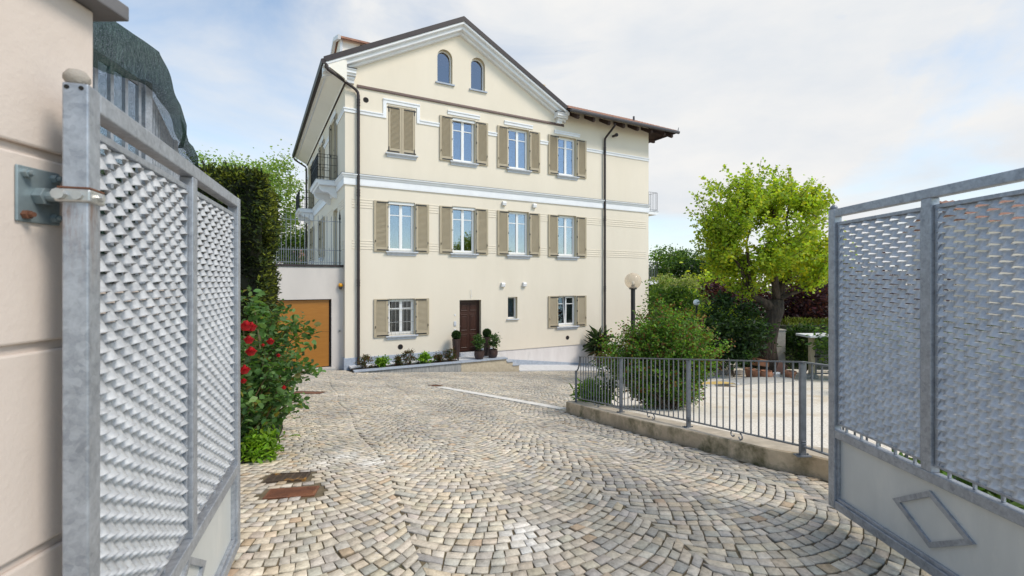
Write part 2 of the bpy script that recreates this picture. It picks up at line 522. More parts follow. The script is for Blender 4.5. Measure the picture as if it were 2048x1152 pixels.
_GY = [-400, 3.0, 4.0, 5.5, 6.9, 8.2, 26.0, 45.0, 400]
_GZ = [-1.62, -1.60, -1.66, -1.87, -2.07, -2.26, -4.50, -5.0, -5.0]
def G(x, y):
    x = np.clip(np.asarray(x, float), -12, 12)
    return np.interp(y, _GY, _GZ) - 0.028 * x * smooth(4, 9, y)

def pix_ground(px, py):
    rx, rz = (px - CX0) / FPX, (HY0 - py) / FPX
    lo = 1.0
    for y in np.arange(1.0, 40, 0.02):
        if rz * y < G(rx * y, y):
            lo = y
            break
    return (rx * lo, lo)

def at(px, py, y):
    return Vector(((px - CX0) / FPX * y, y, (HY0 - py) / FPX * y))

KERB = [pix_ground(*p) for p in ((1132, 824), (1284, 869), (1393, 896), (1530, 933), (1656, 962))]
k0, k1 = KERB[-2], KERB[-1]
ext = (k1[0] + (k1[0] - k0[0]) * 0.9, k1[1] + (k1[1] - k0[1]) * 0.9)
KERB.append(ext)
_ky = [p[1] for p in KERB][::-1]
_kx = [p[0] for p in KERB][::-1]
def kx(y):
    y = np.asarray(y, float)
    near = np.interp(y, _ky, _kx)
    return np.where(y > _ky[-1], _kx[-1] + (y - _ky[-1]) * 0.52, near)
def yardz(y):
    return np.interp(y, [-50, 2.0, 4.0, 8.2, 12.4, 26, 60], [-1.48, -1.44, -1.52, -2.14, -2.56, -3.9, -4.4])
def kerbtop(y):
    return float(np.interp(y, [2.0, 2.6, 4.02, 5.52, 6.87, 8.2, 9.0], [-1.40, -1.42, -1.485, -1.71, -1.91, -2.10, -2.19]))
def YZ(x, y):
    w = smooth(0, 2.2, np.asarray(x, float) - kx(y))
    z = np.where(np.asarray(y) > 8.3, (1 - w) * G(x, y) + w * yardz(y), yardz(y))
    return z
def Z(x, y):
    return float(G(x, y)) if x < float(kx(y)) else float(YZ(x, y))

def grid_mesh(name, xs, ys, zf, material, kind='structure', xoff=None, label=None, cat=None):
    v, f = [], []
    nx, ny = len(xs), len(ys)
    for y in ys:
        for x in xs:
            X = x + (float(xoff(y)) if xoff else 0.0)
            v.append((X, y, float(zf(X, y))))
    for j in range(ny - 1):
        for i in range(nx - 1):
            a = j * nx + i
            f.append((a, a + 1, a + 1 + nx, a + nx))
    me = bpy.data.meshes.new(name)
    me.from_pydata(v, [], f)
    me.polygons.foreach_set('use_smooth', [True] * len(f))
    o = finish(me, name, material, None)
    tag(o, label, cat, None, kind)
    return o

# ------------------------------------------------------------------ terrain
def under(x, y):
    g = float(G(x, y))
    if x > float(kx(y)):
        g = min(g, float(YZ(x, y)))
    return g - 0.10
gx = np.concatenate([[-300, -150, -80, -50, -30, -20], np.arange(-14, 14.01, 1.0), [18, 24, 34, 50, 80, 150, 300]])
gy = np.concatenate([[-300, -100, -40, -15, -5], np.arange(0, 28.01, 1.0), [32, 40, 60, 100, 180, 400]])
grid_mesh('ground', gx, gy, under, M['grass'], label='dry earth around the house and drive')

# joint sheet under the setts
def xl(y):
    return np.interp(y, [0, 1.3, 1.5, 4.3, 5.2, 7.0, 9.0, 12.0, 16.5, 22], [-1.12, -1.12, -2.6, -2.65, -2.9, -3.5, -4.7, -7.0, -9.6, -9.6])
dv, df = [], []
ys = np.arange(-1.5, 23.6, 0.25)
NX = 40
for y in ys:
    a, b = float(xl(y)), float(kx(y)) + 0.1
    if y < 2.6: b = 2.75
    for t in np.linspace(0, 1, NX):
        x = a + (b - a) * t
        dv.append((x, y, float(G(x, y)) - 0.0095))
for j in range(len(ys) - 1):
    for i in range(NX - 1):
        q = j * NX + i
        df.append((q, q + 1, q + 1 + NX, q + NX))
me = bpy.data.meshes.new('road')
me.from_pydata(dv, [], df)
me.polygons.foreach_set('use_smooth', [True] * len(df))
drive = finish(me, 'road', M['mortar'], None)
tag(drive, 'sloping drive of small granite setts laid in fans', None, None, 'structure')

# facade frame (u along the front, o outward, z up)
FD = (0.8775, 0.4796)
FN = (0.4796, -0.8775)
FS = (-0.4796, 0.8775)
C0 = (-334 / 945 * 17.16, 17.16)
def Fm(u, o, z):
    return Vector((C0[0] + u * FD[0] + o * FN[0], C0[1] + u * FD[1] + o * FN[1], z))
def Sm(t, o, z):            # left side wall: t backwards, o outward (to the left)
    return Vector((C0[0] + t * FS[0] - o * FD[0], C0[1] + t * FS[1] - o * FD[1], z))
def uo(x, y):
    dx, dy = x - C0[0], y - C0[1]
    return dx * FD[0] + dy * FD[1], dx * FN[0] + dy * FN[1]

# things let into the paving: (centre, half length, half width, angle)
gr1 = pix_ground(576, 954)
gr2 = pix_ground(584, 986)
gr3 = pix_ground(617, 785)
gr4 = pix_ground(871, 771)
ang = R(11)
INSET = [(gr1, 0.168, 0.108, ang), (gr2, 0.190, 0.104, ang), (gr4, 0.18, 0.14, R(-50)), (gr3, 0.30, 0.22, R(5))]
st0, st1 = pix_ground(880, 774), pix_ground(1128, 818)
sx, sy = st1[0] - st0[0], st1[1] - st0[1]
sl = math.hypot(sx, sy)
INSET.append((((st0[0] + st1[0]) / 2, (st0[1] + st1[1]) / 2), sl / 2, 0.125, math.atan2(sy, sx)))

# setts
phi = R(24)
AX = np.array([math.sin(phi), -math.cos(phi)])
BX = np.array([math.cos(phi), math.sin(phi)])
RA, PITCH, NST = 0.98, 0.080, 18
WCOL = RA * math.sqrt(2)
quads = []
for k in range(-12, 12):
    for j in range(-390, 95):
        ac = j * PITCH + (0.04 if k % 2 else 0.0)
        p0 = ac * AX + k * WCOL * BX
        mid = p0 + AX * RA
        if not (-1.2 < mid[1] < 25 and -12 < mid[0] < 11):
            continue
        offs = 0.5 * (j % 2) + random.uniform(-.15, .15)
        edges = [-45 + (i + offs) * 90.0 / NST for i in range(-1, NST + 2)]
        inner = [e + random.uniform(-.7, .7) for e in edges if -45 + 3.6 < e < 45 - 3.6]
        odd = (j + k) % 2
        edges = [-45 - ((-1.0 if odd else 1.7) + random.uniform(-.4, .4))] + inner + [45 + ((1.7 if odd else -1.0) + random.uniform(-.4, .4))]
        for e0, e1 in zip(edges[:-1], edges[1:]):
            g = random.uniform(0.002, 0.005)
            t0, t1 = R(e0) + g / RA, R(e1) - g / RA
            def P(t, sh):
                return (ac - sh + RA * math.cos(t)) * AX + (k * WCOL + RA * math.sin(t)) * BX
            th0, th1 = [t - PITCH * math.sin(t) / RA * max(0.0, 1 - (abs(t) / R(45)) ** 6) for t in (t0, t1)]
            c = [P(t0, 0.0045), P(t1, 0.0045), P(th1, PITCH - 0.0045), P(th0, PITCH - 0.0045)]
            quads.append(c)
Q = np.array(quads)                                  # n,4,2
Q = Q + .045 * np.stack([np.sin(Q[:, :, 1] * 1.9 + 1.3 * np.sin(Q[:, :, 0] * 1.1)), np.sin(Q[:, :, 0] * 2.3 + 1.1 * np.sin(Q[:, :, 1] * 1.4))], axis=2)
cen = Q.mean(axis=1)
keep = (cen[:, 0] > xl(cen[:, 1]) + 0.03) & (cen[:, 1] > 0.1) & (cen[:, 1] < 23.5)
lim = np.where(cen[:, 1] < 2.6, 2.6, kx(cen[:, 1]) - 0.05)
keep &= cen[:, 0] < lim
U = (cen[:, 0] - C0[0]) * FD[0] + (cen[:, 1] - C0[1]) * FD[1]
O = (cen[:, 0] - C0[0]) * FN[0] + (cen[:, 1] - C0[1]) * FN[1]
keep &= np.where(U > 0.0, O > 1.28, O > 0.10)
for (c, hl, hw, an) in INSET:
    dx, dy = cen[:, 0] - c[0], cen[:, 1] - c[1]
    a = dx * math.cos(an) + dy * math.sin(an)
    b = -dx * math.sin(an) + dy * math.cos(an)
    keep &= ~((np.abs(a) < hl + 0.032) & (np.abs(b) < hw + 0.030))
Q = Q[keep]
n = len(Q)
Q = Q + RNG.normal(size=Q.shape) * 0.0036
cen = Q.mean(axis=1, keepdims=True)
zc = G(Q[:, :, 0], Q[:, :, 1])
tilt = RNG.normal(size=(n, 4)) * 0.0016 + RNG.normal(size=(n, 1)) * 0.0018
ring = []
for inset, dz in ((0.995, -0.016), (0.982, -0.002), (0.95, 0.0)):
    q = cen + (Q - cen) * inset
    z = zc + dz + (tilt if dz > -0.02 else 0)
    ring.append(np.concatenate([q, z[:, :, None]], axis=2))
V = np.concatenate(ring, axis=1).reshape(-1, 3)
face = []
for a in (0, 4):
    for i in range(4):
        face.append([a + i, a + (i + 1) % 4, a + 4 + (i + 1) % 4, a + 4 + i])
face.append([8, 9, 10, 11])
IDX = (np.arange(n)[:, None, None] * 12 + np.array(face)[None]).reshape(-1, 4)
me = bpy.data.meshes.new('paving_setts')
me.vertices.add(len(V)); me.vertices.foreach_set('co', V.reshape(-1))
me.loops.add(len(IDX) * 4); me.loops.foreach_set('vertex_index', IDX.reshape(-1).astype(np.int32))
me.polygons.add(len(IDX)); me.polygons.foreach_set('loop_start', np.arange(0, len(IDX) * 4, 4, dtype=np.int32))
me.update(calc_edges=True)
pal = np.array([(.62, .55, .45), (.56, .51, .435), (.50, .47, .425), (.43, .42, .40), (.36, .36, .355), (.58, .49, .37), (.47, .34, .225), (.68, .63, .55)])
pal = pal * .72 + np.array([.56, .495, .405]) * .28
cc = leaf_cols(n, pal, [.22, .2, .18, .15, .08, .09, .02, .06], 0.14, hue=.012)
for (lx, ly), lr in ((pix_ground(1062, 1085), .15), (pix_ground(1035, 1062), .09), (pix_ground(690, 912), .16), (pix_ground(745, 925), .14), (pix_ground(640, 930), .10), (pix_ground(1250, 900), .12)):
    dd_ = np.exp(-(((cen[:, 0, 0] - lx) ** 2 + ((cen[:, 0, 1] - ly) * .8) ** 2) / lr ** 2)) * RNG.uniform(.35, 1.0, n)
    cc = cc + (np.array([.82, .80, .77]) - cc) * np.clip(dd_ * 1.1, 0, .9)[:, None]
ca = me.color_attributes.new('Col', 'FLOAT_COLOR', 'POINT')
c4 = np.ones((n, 12, 4)); c4[:, :, :3] = cc[:, None, :]
c4[:, :4, :3] = c4[:, :4, :3] * .25 + np.array([.04, .03, .017])
c4[:, 4:8, :3] *= .88
ca.data.foreach_set('color', c4.reshape(-1))
setts = finish(me, 'pavement', M['cobble'], None)
tag(setts, 'weathered beige and grey granite setts laid in arcs', None, None, 'structure')
print('setts', n)

# concrete strip and iron covers in the paving
def ground_rect(c, hl, hw, an, zoff=0.0, nseg=1):
    ca_, sa = math.cos(an), math.sin(an)
    def mp(a, b, z):
        x, y = c[0] + a * ca_ - b * sa, c[1] + a * sa + b * ca_
        return Vector((x, y, float(G(x, y)) + z))
    return mp
c, hl, hw, an = INSET[4]
mp = ground_rect(c, hl, hw, an)
b = MB()
N = 24
for i in range(N):
    b.box(mp, -hl + 2 * hl * i / N, -hl + 2 * hl * (i + 1) / N, -hw, hw, -0.03, 0.006)
b.build('pavement_strip', M['strip'])
tag(bpy.data.objects['pavement_strip'], 'smooth pale cement strip crossing the setts', None, None, 'structure')

mp_ = ground_rect(*INSET[0])
def mp(a, b, z, mp_=mp_): return mp_(a * .71, b * .84, z)
t = thing('drain_grate', mp(0, 0, -0.02), 'dark rusty iron drain grate with slots, beyond the flat rusty cover by the rose bush', 'drain cover', 'iron covers let into the setts')
b = MB()
for s in (-1, 1):
    b.box(mp, -.225, .225, s * .125 - .011, s * .125 + .011, -.03, .009)
    b.box(mp, s * .218 - .011, s * .218 + .011, -.113, .113, -.03, .009)
for i in range(1, 5):
    x = -.225 + .45 * i / 5
    b.box(mp, x - .012, x + .012, -.113, .113, -.03, .008)
b.build('frame', M['darkrust'], t)
b = MB()
for i in range(1, 30):
    x = -.215 + .43 * i / 30
    b.box(mp, x - .0035, x + .0035, -.112, .112, -.025, 0.005)
for i in range(1, 5):
    y = -.113 + .226 * i / 5
    b.box(mp, -.206, .206, y - .003, y + .003, -.024, -.001)
b.build('grating', M['darkrust'], t)
b = MB(); b.box(mp, -.22, .22, -.12, .12, -.05, -.026); b.build('sump', M['black'], t)

mp_ = ground_rect(*INSET[1])
def mp(a, b, z, mp_=mp_): return mp_(a * .75, b * .84, z)
t = thing('manhole_cover', mp(0, 0, -0.02), 'flat orange rusted iron cover nearest the gate in the setts', 'drain cover', 'iron covers let into the setts')
b = MB(); b.box(mp, -.245, .245, -.118, .118, -.03, .004); b.build('plate', M['rust'], t, bevel=.002)
b = MB()
for i in range(36):
    for j in range(9):
        x, y = -.225 + .45 * (i + .5) / 36, -.1 + .2 * (j + .5) / 9
        b.box(mp, x - .004, x + .004, y - .0065, y + .0065, .004, .0068)
b.build('tread', M['rust'], t)
mp = ground_rect(*INSET[3])
t = thing('manhole_cover', mp(0, 0, -0.02), 'small faded rusty cover in the setts near the garage door', 'drain cover', 'iron covers let into the setts')
b = MB(); b.box(mp, -.29, .29, -.2, .2, -.03, -.003); b.build('plate', M['rust'], t, bevel=.002)
b = MB()
for s in (-1, 1):
    b.box(mp, -.3, .3, s * .21 - .008, s * .21 + .008, -.03, .003)
    b.box(mp, s * .298 - .008, s * .298 + .008, -.2, .2, -.03, .003)
b.build('frame', M['darkrust'], t)
mp = ground_rect(*INSET[2])
t = thing('drain_grate', mp(0, 0, -0.02), 'small brown drain grate at the far end of the cement strip', 'drain cover', 'iron covers let into the setts')
b = MB()
for s in (-1, 1):
    b.box(mp, -.17, .17, s * .125 - .012, s * .125 + .012, -.03, .006)
    b.box(mp, s * .16 - .012, s * .16 + .012, -.113, .113, -.03, .006)
b.build('frame', M['darkrust'], t)
b = MB()
for i in range(1, 9):
    x = -.16 + .32 * i / 9
    b.box(mp, x - .008, x + .008, -.112, .112, -.03, .003)
b.build('grating', M['rust'], t)
b = MB(); b.box(mp, -.168, .168, -.12, .12, -.05, -.032); b.build('sump', M['black'], t)

# gravel yard to the right
xs = np.concatenate([[0.02, .3, .6, 1.0, 1.5, 2.2, 3, 4, 5, 6, 7, 8, 10, 12], [16, 22, 30]])
ysy = np.concatenate([np.arange(-1, 17.01, 0.35), [18, 19, 20, 22]])
grid_mesh('gravel_ground', xs, ysy, YZ, M['yard'], xoff=lambda y: kx(y) + 0.02, label='pale gravel yard behind the low railing')
# cement slab set in the yard
def yard_pt(px, py):
    rx, rz = (px - CX0) / FPX, (HY0 - py) / FPX
    for y in np.arange(3, 40, 0.02):
        if rz * y < float(YZ(rx * y, y)):
            return (rx * y, y)
    return (rx * 20, 20.0)
sa, sb = yard_pt(1400, 775), yard_pt(1590, 764)
sc_, sd = yard_pt(1565, 752), yard_pt(1360, 756)
b = MB()
top = [Vector((p[0], p[1], float(YZ(p[0], p[1])) + 0.05)) for p in (sa, sb, sc_, sd)]
bot = [p - Vector((0, 0, 0.15)) for p in top]
b.poly(top)
for i in range(4):
    b.poly([top[i], bot[i], bot[(i + 1) % 4], top[(i + 1) % 4]])
o = b.build('pavement_slab', M['cement'])
tag(o, 'grey cement slab in the gravel yard', None, None, 'structure')

# ------------------------------------------------------------------ kerb wall
b = MB(); b2 = MB()
pts = []
for i in range(len(KERB) - 1):
    for t in np.linspace(0, 1, 5)[:-1]:
        pts.append((KERB[i][0] * (1 - t) + KERB[i + 1][0] * t, KERB[i][1] * (1 - t) + KERB[i + 1][1] * t))
pts.append(KERB[-1])
KW = 0.30
rows = []
for i, p in enumerate(pts):
    q0, q1 = pts[max(i - 1, 0)], pts[min(i + 1, len(pts) - 1)]
    dx, dy = q1[0] - q0[0], q1[1] - q0[1]
    l = math.hypot(dx, dy)
    nx_, ny_ = -dy / l, dx / l          # to the right of the drive
    if nx_ < 0: nx_, ny_ = -nx_, -ny_
    zt = kerbtop(p[1])
    zb = float(G(p[0], p[1])) - 0.06
    q = (p[0] + nx_ * KW, p[1] + ny_ * KW)
    j = random.uniform(-.004, .004)
    rows.append([Vector((p[0] + j, p[1], zb)), Vector((p[0] + j, p[1], zt - .012)), Vector((p[0] + j + nx_ * .012, p[1] + ny_ * .012, zt)),
                 Vector((q[0], q[1], zt + j * .5)), Vector((q[0], q[1], zb - .05))])
for r0, r1 in zip(rows[:-1], rows[1:]):
    for k in range(4):
        (b2 if k == 2 else b).poly([r0[k], r0[k + 1], r1[k + 1], r1[k]])
b.poly(rows[0]); b.poly(rows[-1])
kt = thing('kerb_wall', (KERB[2][0], KERB[2][1], float(G(*KERB[2]))), 'low mossy concrete kerb wall carrying the grey iron railing', 'kerb')
b.build('wall', M['concrete'], kt); b2.build('wall_top', M['kerbtop'], kt)

# ------------------------------------------------------------------ low railing on the kerb
PX = [(1152, 8.2), (1242, 6.87), (1377, 5.52), (1605, 4.02)]
posts = [((px - CX0) / FPX * y, y) for px, y in PX]
dxy = (posts[3][0] - posts[2][0], posts[3][1] - posts[2][1])
posts.append((posts[3][0] + dxy[0] * .95, posts[3][1] + dxy[1] * .95))
HR = 0.80
def rtop(y): return kerbtop(y) + HR
rt = thing('low_railing', (posts[2][0], posts[2][1], kerbtop(posts[2][1])), 'grey iron railing with plain vertical bars along the concrete kerb', 'railing')
for i, p in enumerate(posts):
    b = MB()
    h = 0.55 if i == 0 else HR - 0.012
    w = 0.019 if i == 0 else 0.024
    z = kerbtop(p[1])
    b.box(wmap, p[0] - w, p[0] + w, p[1] - w * .7, p[1] + w * .7, z, z + h)
    if i:
        b.box(wmap, p[0] - .06, p[0] + .06, p[1] - .035, p[1] + .035, z, z + .012)
        for s in (-1, 1):
            b.tube([(p[0] + s * .045, p[1], z + .012), (p[0] + s * .045, p[1], z + .024)], .009, 6)
            b.box(wmap, p[0] - .02, p[0] + .02, p[1] - .03, p[1] + .03, z + .12 + .01 * s, z + .125 + .01 * s)
    b.build('post', M['rail'], rt, bevel=.003)
tr = [(posts[0][0] + (posts[1][0] - posts[0][0]) * .1, posts[0][1] + (posts[1][1] - posts[0][1]) * .1)] + posts[1:]
b = MB()
for p, q in zip(tr[:-1], tr[1:]):
    b.bar((p[0], p[1], rtop(p[1])), (q[0], q[1], rtop(q[1])), .034, .012)
b.build('top_rail', M['rail'], rt)
b = MB()
p, q = posts[0], tr[0]
cur = []
for s in np.linspace(0, 1, 9):
    a = s * math.pi / 2
    x = p[0] + (q[0] - p[0]) * math.sin(a)
    y = p[1] + (q[1] - p[1]) * math.sin(a)
    cur.append((x, y, kerbtop(y) + .545 + (HR - .545) * (1 - math.cos(a))))
b.tube(cur, .013, 8)
b.build('curved_end', M['rail'], rt)
for p, q in zip(posts[:-1], posts[1:]):
    b = MB()
    b.bar((p[0], p[1], kerbtop(p[1]) + .085), (q[0], q[1], kerbtop(q[1]) + .085), .030, .012)
    b.build('bottom_rail', M['rail'], rt)
    # paired scrolls under the bottom rail
    m = ((p[0] + q[0]) / 2, (p[1] + q[1]) / 2)
    l = math.hypot(q[0] - p[0], q[1] - p[1])
    e = ((q[0] - p[0]) / l, (q[1] - p[1]) / l)
    for s in (-1, 1):
        b = MB()
        sp = []
        for a in np.linspace(0, 4.6, 16):
            r = .036 * (1 - .12 * a)
            ca2 = s * (.045 - r * math.cos(a - 1.57) * -1)
            x = s * (.05 + r * math.sin(a))
            z = kerbtop(m[1]) + .042 + r * math.cos(a)
            sp.append((m[0] + e[0] * x, m[1] + e[1] * x, z))
        b.tube(sp, .0075, 6)
        b.build('scroll', M['rail'], rt)
proto = None
for i, (p, q) in enumerate(zip(posts[:-1], posts[1:])):
    NB = 15
    for k in range(1, NB + 1):
        s = k / (NB + 1)
        if i == 0 and s < .1:
            continue
        x, y = p[0] + (q[0] - p[0]) * s, p[1] + (q[1] - p[1]) * s
        z = kerbtop(y)
        if proto is None:
            b = MB()
            b.tube([(x, y, z + .09), (x, y, z + HR - .006)], .0078, 8)
            proto = b.build('baluster', M['rail'], rt, smooth=True, auto=40)
            p00 = (x, y, z)
        else:
            copy_obj(proto, parent=rt, delta=(x - p00[0], y - p00[1], z - p00[2]))

# ------------------------------------------------------------------ gate leaves
def hood_sheet(mp, a0, a1, z0, z1, ob, amp):
    P, ROW = 0.108, 0.0267
    nrow = int(round((z1 - z0) / ROW))
    ROW = (z1 - z0) / nrow
    sub = 3
    nc = max(8, int(round((a1 - a0) / 0.009)))
    A = np.linspace(a0, a1, nc + 1)
    H = 0.052
    def f(a, v, rowi, own):
        # bulge of the hoods whose slit lies at row index r (v above slit)
        out = np.zeros_like(a)
        for r in (rowi, rowi - 1):
            if r == rowi and not own:
                continue
            vv = v + (rowi - r) * ROW
            if vv >= H - 1e-6:
                continue
            w = 0.041 * (1 - 0.72 * vv / H)
            x = (a - a0) / P + 0.5 * (r % 2)
            x = (x - np.floor(x) - 0.5) * P
            g = np.where(np.abs(x) < w, np.cos(np.pi * x / (2 * w)) ** 1.15, 0)
            out = np.maximum(out, amp * g * (1 - vv / H) ** 0.95)
        return out
    V, Fc = [], []
    prev = None
    for r in range(nrow):
        rowsI = []
        for k in range(sub + 1):
            v = ROW * k / sub
            d = f(A, v if k < sub else ROW - 1e-5, r, True)
            i0 = len(V)
            zz = z0 + r * ROW + v
            op = np.zeros_like(A)
            if k == 0:                      # pressed lip rises over the straight slit
                x = (A - a0) / P + 0.5 * (r % 2)
                x = (x - np.floor(x) - 0.5) * P
                op = np.where(np.abs(x) < .035, np.cos(np.pi * x / .070), 0) ** .8 * -.0085
            for a, dd, o_ in zip(A, d, op):
                V.append(tuple(mp(a, ob + dd, zz - o_)))
            rowsI.append(i0)
        for i0, i1 in zip(rowsI[:-1], rowsI[1:]):
            for c_ in range(nc):
                Fc.append((i0 + c_, i0 + c_ + 1, i1 + c_ + 1, i1 + c_))
    b = MB(); b.v = V; b.f = Fc
    return b

def build_sheet(b, name, material, parent):
    o = b.build(name, material, parent, recalc=False)
    bm = bmesh.new(); bm.from_mesh(o.data)
    bmesh.ops.remove_doubles(bm, verts=bm.verts[:], dist=1e-5)
    for f_ in bm.faces: f_.smooth = True
    bm.to_mesh(o.data); bm.free()
    sd_ = o.modifiers.new('gauge', 'SOLIDIFY'); sd_.thickness = 0.0018; sd_.offset = -1
    return o

def gate(mp, L, zt, zm, zb, label, loc, far_first):
    g = thing('gate_leaf', loc, label, 'gate', 'open leaves of the metal gate')
    T = 0.06
    mid = L / 2
    bev = 0.004
    for a in (0, mid - .03, L - T):
        b = MB()
        if a == mid - .03:
            b.box(mp, a, a + T, -.05, -.0015, zm, zt - .052)
        else:
            b.box(mp, a, a + T, -.052, 0, zb, zt)
        b.build('stile', M['galvrust'] if (a == 0 and not far_first) else M['galv'], g, bevel=bev)
    b = MB(); b.box(mp, T, L - T, -.05, -.001, zt - .052, zt - .001); b.build('top_rail', M['galv'], g, bevel=bev)
    b = MB(); b.box(mp, T, L - T, -.05, -.001, zm - .056, zm); b.build('middle_rail', M['galv'], g, bevel=bev)
    b = MB(); b.box(mp, T, L - T, -.05, -.001, zb, zb + .055); b.box(mp, T, L - T, -.034, -.014, zb + .055, zb + .075)
    b.build('bottom_rail', M['galv'], g, bevel=bev)
    b = MB(); b.box(mp, T, L - T, -.040, -.034, zb + .05, zm - .05); b.build('lower_panel', M['galvplate'], g)
    for a in (T, L - T - .014):
        b = MB()
        b.box(mp, a, a + .014, -.034, -.016, zb + .075, zm - .057)
        b.build('panel_bead', M['galv'], g, bevel=.002)
    zc_ = (zb + .075 + zm - .057) / 2
    hw_, hh = .237, .150
    cs = [mp(mid - hw_, 0, zc_), mp(mid, 0, zc_ + hh), mp(mid + hw_, 0, zc_), mp(mid, 0, zc_ - hh)]
    def dm(a, o, z): return mp(mid + a, o, zc_ + z)
    b = MB()
    w = .026
    k_out, k_in = 1.0, 1 - w / (hw_ * hh / math.hypot(hw_, hh))
    co = [(-hw_, 0), (0, hh), (hw_, 0), (0, -hh)]
    for i in range(4):
        p, q = co[i], co[(i + 1) % 4]
        def V8(o): return [dm(p[0], o, p[1]), dm(q[0], o, q[1]), dm(q[0] * k_in, o, q[1] * k_in), dm(p[0] * k_in, o, p[1] * k_in)]
        lo, hi = V8(-.034), V8(-.020)
        b.poly(hi)
        for s in (0, 2):
            b.poly([lo[s], lo[(s + 1) % 4], hi[(s + 1) % 4], hi[s]])
    b.build('diamond_trim', M['galv'], g)
    if far_first:
        b = MB(); b.box(mp, -.022, -.001, -.05, -.02, zb + .02, zt - .03); b.build('stop_strip', M['galv'], g, bevel=.003)
    else:
        b = MB(); b.box(mp, L + .001, L + .018, -.05, -.02, zb + .02, zt - .03); b.build('stop_strip', M['galv'], g, bevel=.003)
    for (a0, a1) in ((T + .006, mid - .036), (mid + .036, L - T - .006)):
        z0, z1 = zm + .044, zt - .108
        sh = build_sheet(hood_sheet(mp, a0 + .013, a1 - .013, z0 - .004, z1 + .002, -.036, .027), 'mesh_panel', M['galvpanel'], g)
        b = MB()
        for a in (a0, a1 - .016):
            b.box(mp, a, a + .016, -.042, -.018, z0, z1)
        b.box(mp, a0 - .006, a1 + .006, -.042, -.018, z1 - .001, z1 + .019)
        b.box(mp, a0 - .006, a1 + .006, -.042, -.018, z0 - .013, z0 + .001)
        nt_ = 5
        for i in range(nt_):
            a = a0 + (a1 - a0) * (i + .5) / nt_
            b.box(mp, a - .006, a + .006, -.040, -.026, zm + .0005, z0 - .0135)
        b.build('panel_frame', M['galv'], sh, bevel=.002)
    return g

ll = math.hypot(.327, .945)
eL = (-.327 / ll, .945 / ll)
nL = (.945 / ll, .327 / ll)
def GL(a, o, z): return Vector((-1.018 + a * eL[0] + o * nL[0], 1.136 + a * eL[1] + o * nL[1], z))
def GR(a, o, z): return Vector((2.160 - o + 0.012 * (a - .74), 3.215 - a, z))
gl = gate(GL, 1.692, .475, -1.037, -1.525, 'galvanised gate leaf hinged to the beige pier, stamped mesh above plate', GL(.8, 0, -1.56), False)
gr = gate(GR, 1.49, .485, -.987, -1.517, 'galvanised gate leaf standing clear of the beige pier, diamond trim fully in view', GR(.7, 0, -1.56), True)
# domed caps on the stile ends
b = MB(); c = GL(.022, -.032, .475)
b.lathe([(.019, 0), (.021, .004), (.026, .012), (.026, .022), (.018, .034), (.004, .039)], c, 18)
b.build('finial', M['stonegrey'], gl, smooth=True)
b = MB(); c = GR(.012, -.03, .485)
b.lathe([(.014, 0), (.022, .006), (.023, .016), (.016, .028), (.004, .034)], c, 18)
b.build('finial', M['rail'], gr, smooth=True)
# bolt holes in the end of the hinge stile
b = MB()
for oo in (-.042, -.014):
    p = GL(-.0005, oo, .463)
    b.tube([p, p + Vector((-eL[0] * .0012, -eL[1] * .0012, 0))], .0052, 10)
b.build('bolt_hole', M['black'], gl)
# strap clamp on the hinge stile
zh = .205
b = MB()
b.box(GL, -.008, .068, -.064, .007, zh - .016, zh + .016)
b.build('hinge_clamp', M['zinc'], gl, bevel=.005)
for p_, q_, r_ in ((GL(-.008, -.05, zh), GL(-.024, -.05, zh), .013), (GL(.03, .006, zh), GL(.03, .018, zh), .009), (GL(-.006, -.018, zh), GL(-.015, -.018, zh), .011)):
    b = MB(); b.tube([p_, q_], r_, 8); b.build('clamp_bolt', M['zinc'], gl)

b = MB(); b.box(GL, -.006, .066, -.058, .0055, zh + .0165, zh + .0205); b.build('rust_ring', M['rust'], gl)

# ------------------------------------------------------------------ beige gate pier
pr = thing('gate_pier', (-2.0, .2, -1.62), 'beige rendered gate pier with horizontal grooves and a dark slate coping', 'pier')
WX = -1.150
b = MB()
b.box(wmap, -2.2, WX - .016, -1.2, 1.284, -1.70, .742)
grooves = [-1.63, -1.143, -.655, -.158, .313, 5]
zs = [(-1.70, -1.154), (-1.132, -.666), (-.644, -.169), (-.147, .302), (.324, .7415)]
for (z0, z1) in zs:
    b.box(wmap, WX - .0155, WX, -1.2, 1.30, z0, z1)
    b.box(wmap, -2.2, WX - .0155, 1.2845, 1.30, z0, z1)
b.build('wall', M['pier'], pr, bevel=.006)
b = MB()
b.box(wmap, -2.26, WX + .055, -1.3, 1.353, .7425, .785)
b.build('coping', M['slate'], pr, bevel=.004)
# hinge plate bolted on the pier
pc = Vector((WX, 1.143, .205))
b = MB()
b.box(wmap, WX + .0005, WX + .007, 1.090, 1.196, .140, .272)
b.build('hinge_plate', M['hingeplate'], pr, bevel=.004)
for y in (1.108, 1.178):
    for z in (.157, .255):
        b = MB()
        b.tube([(WX + .007, y, z), (WX + .020, y, z)], .0105, 6)
        b.tube([(WX + .0195, y, z), (WX + .030, y, z)], .006, 8)
        b.build('plate_bolt', M['rust'] if (y < 1.15 and z < .2) else M['hingeplate'], pr)
b = MB()
hp = GL(-.010, -.05, zh)
b.tube([(WX + .007, 1.143, .205), (WX + .030, 1.143, .205)], .022, 6)
b.tube([(WX + .030, 1.143, .205), (hp.x - .006, 1.143, .205)], .0125, 12)
b.build('hinge_arm', M['hingeplate'], pr, bevel=.001)

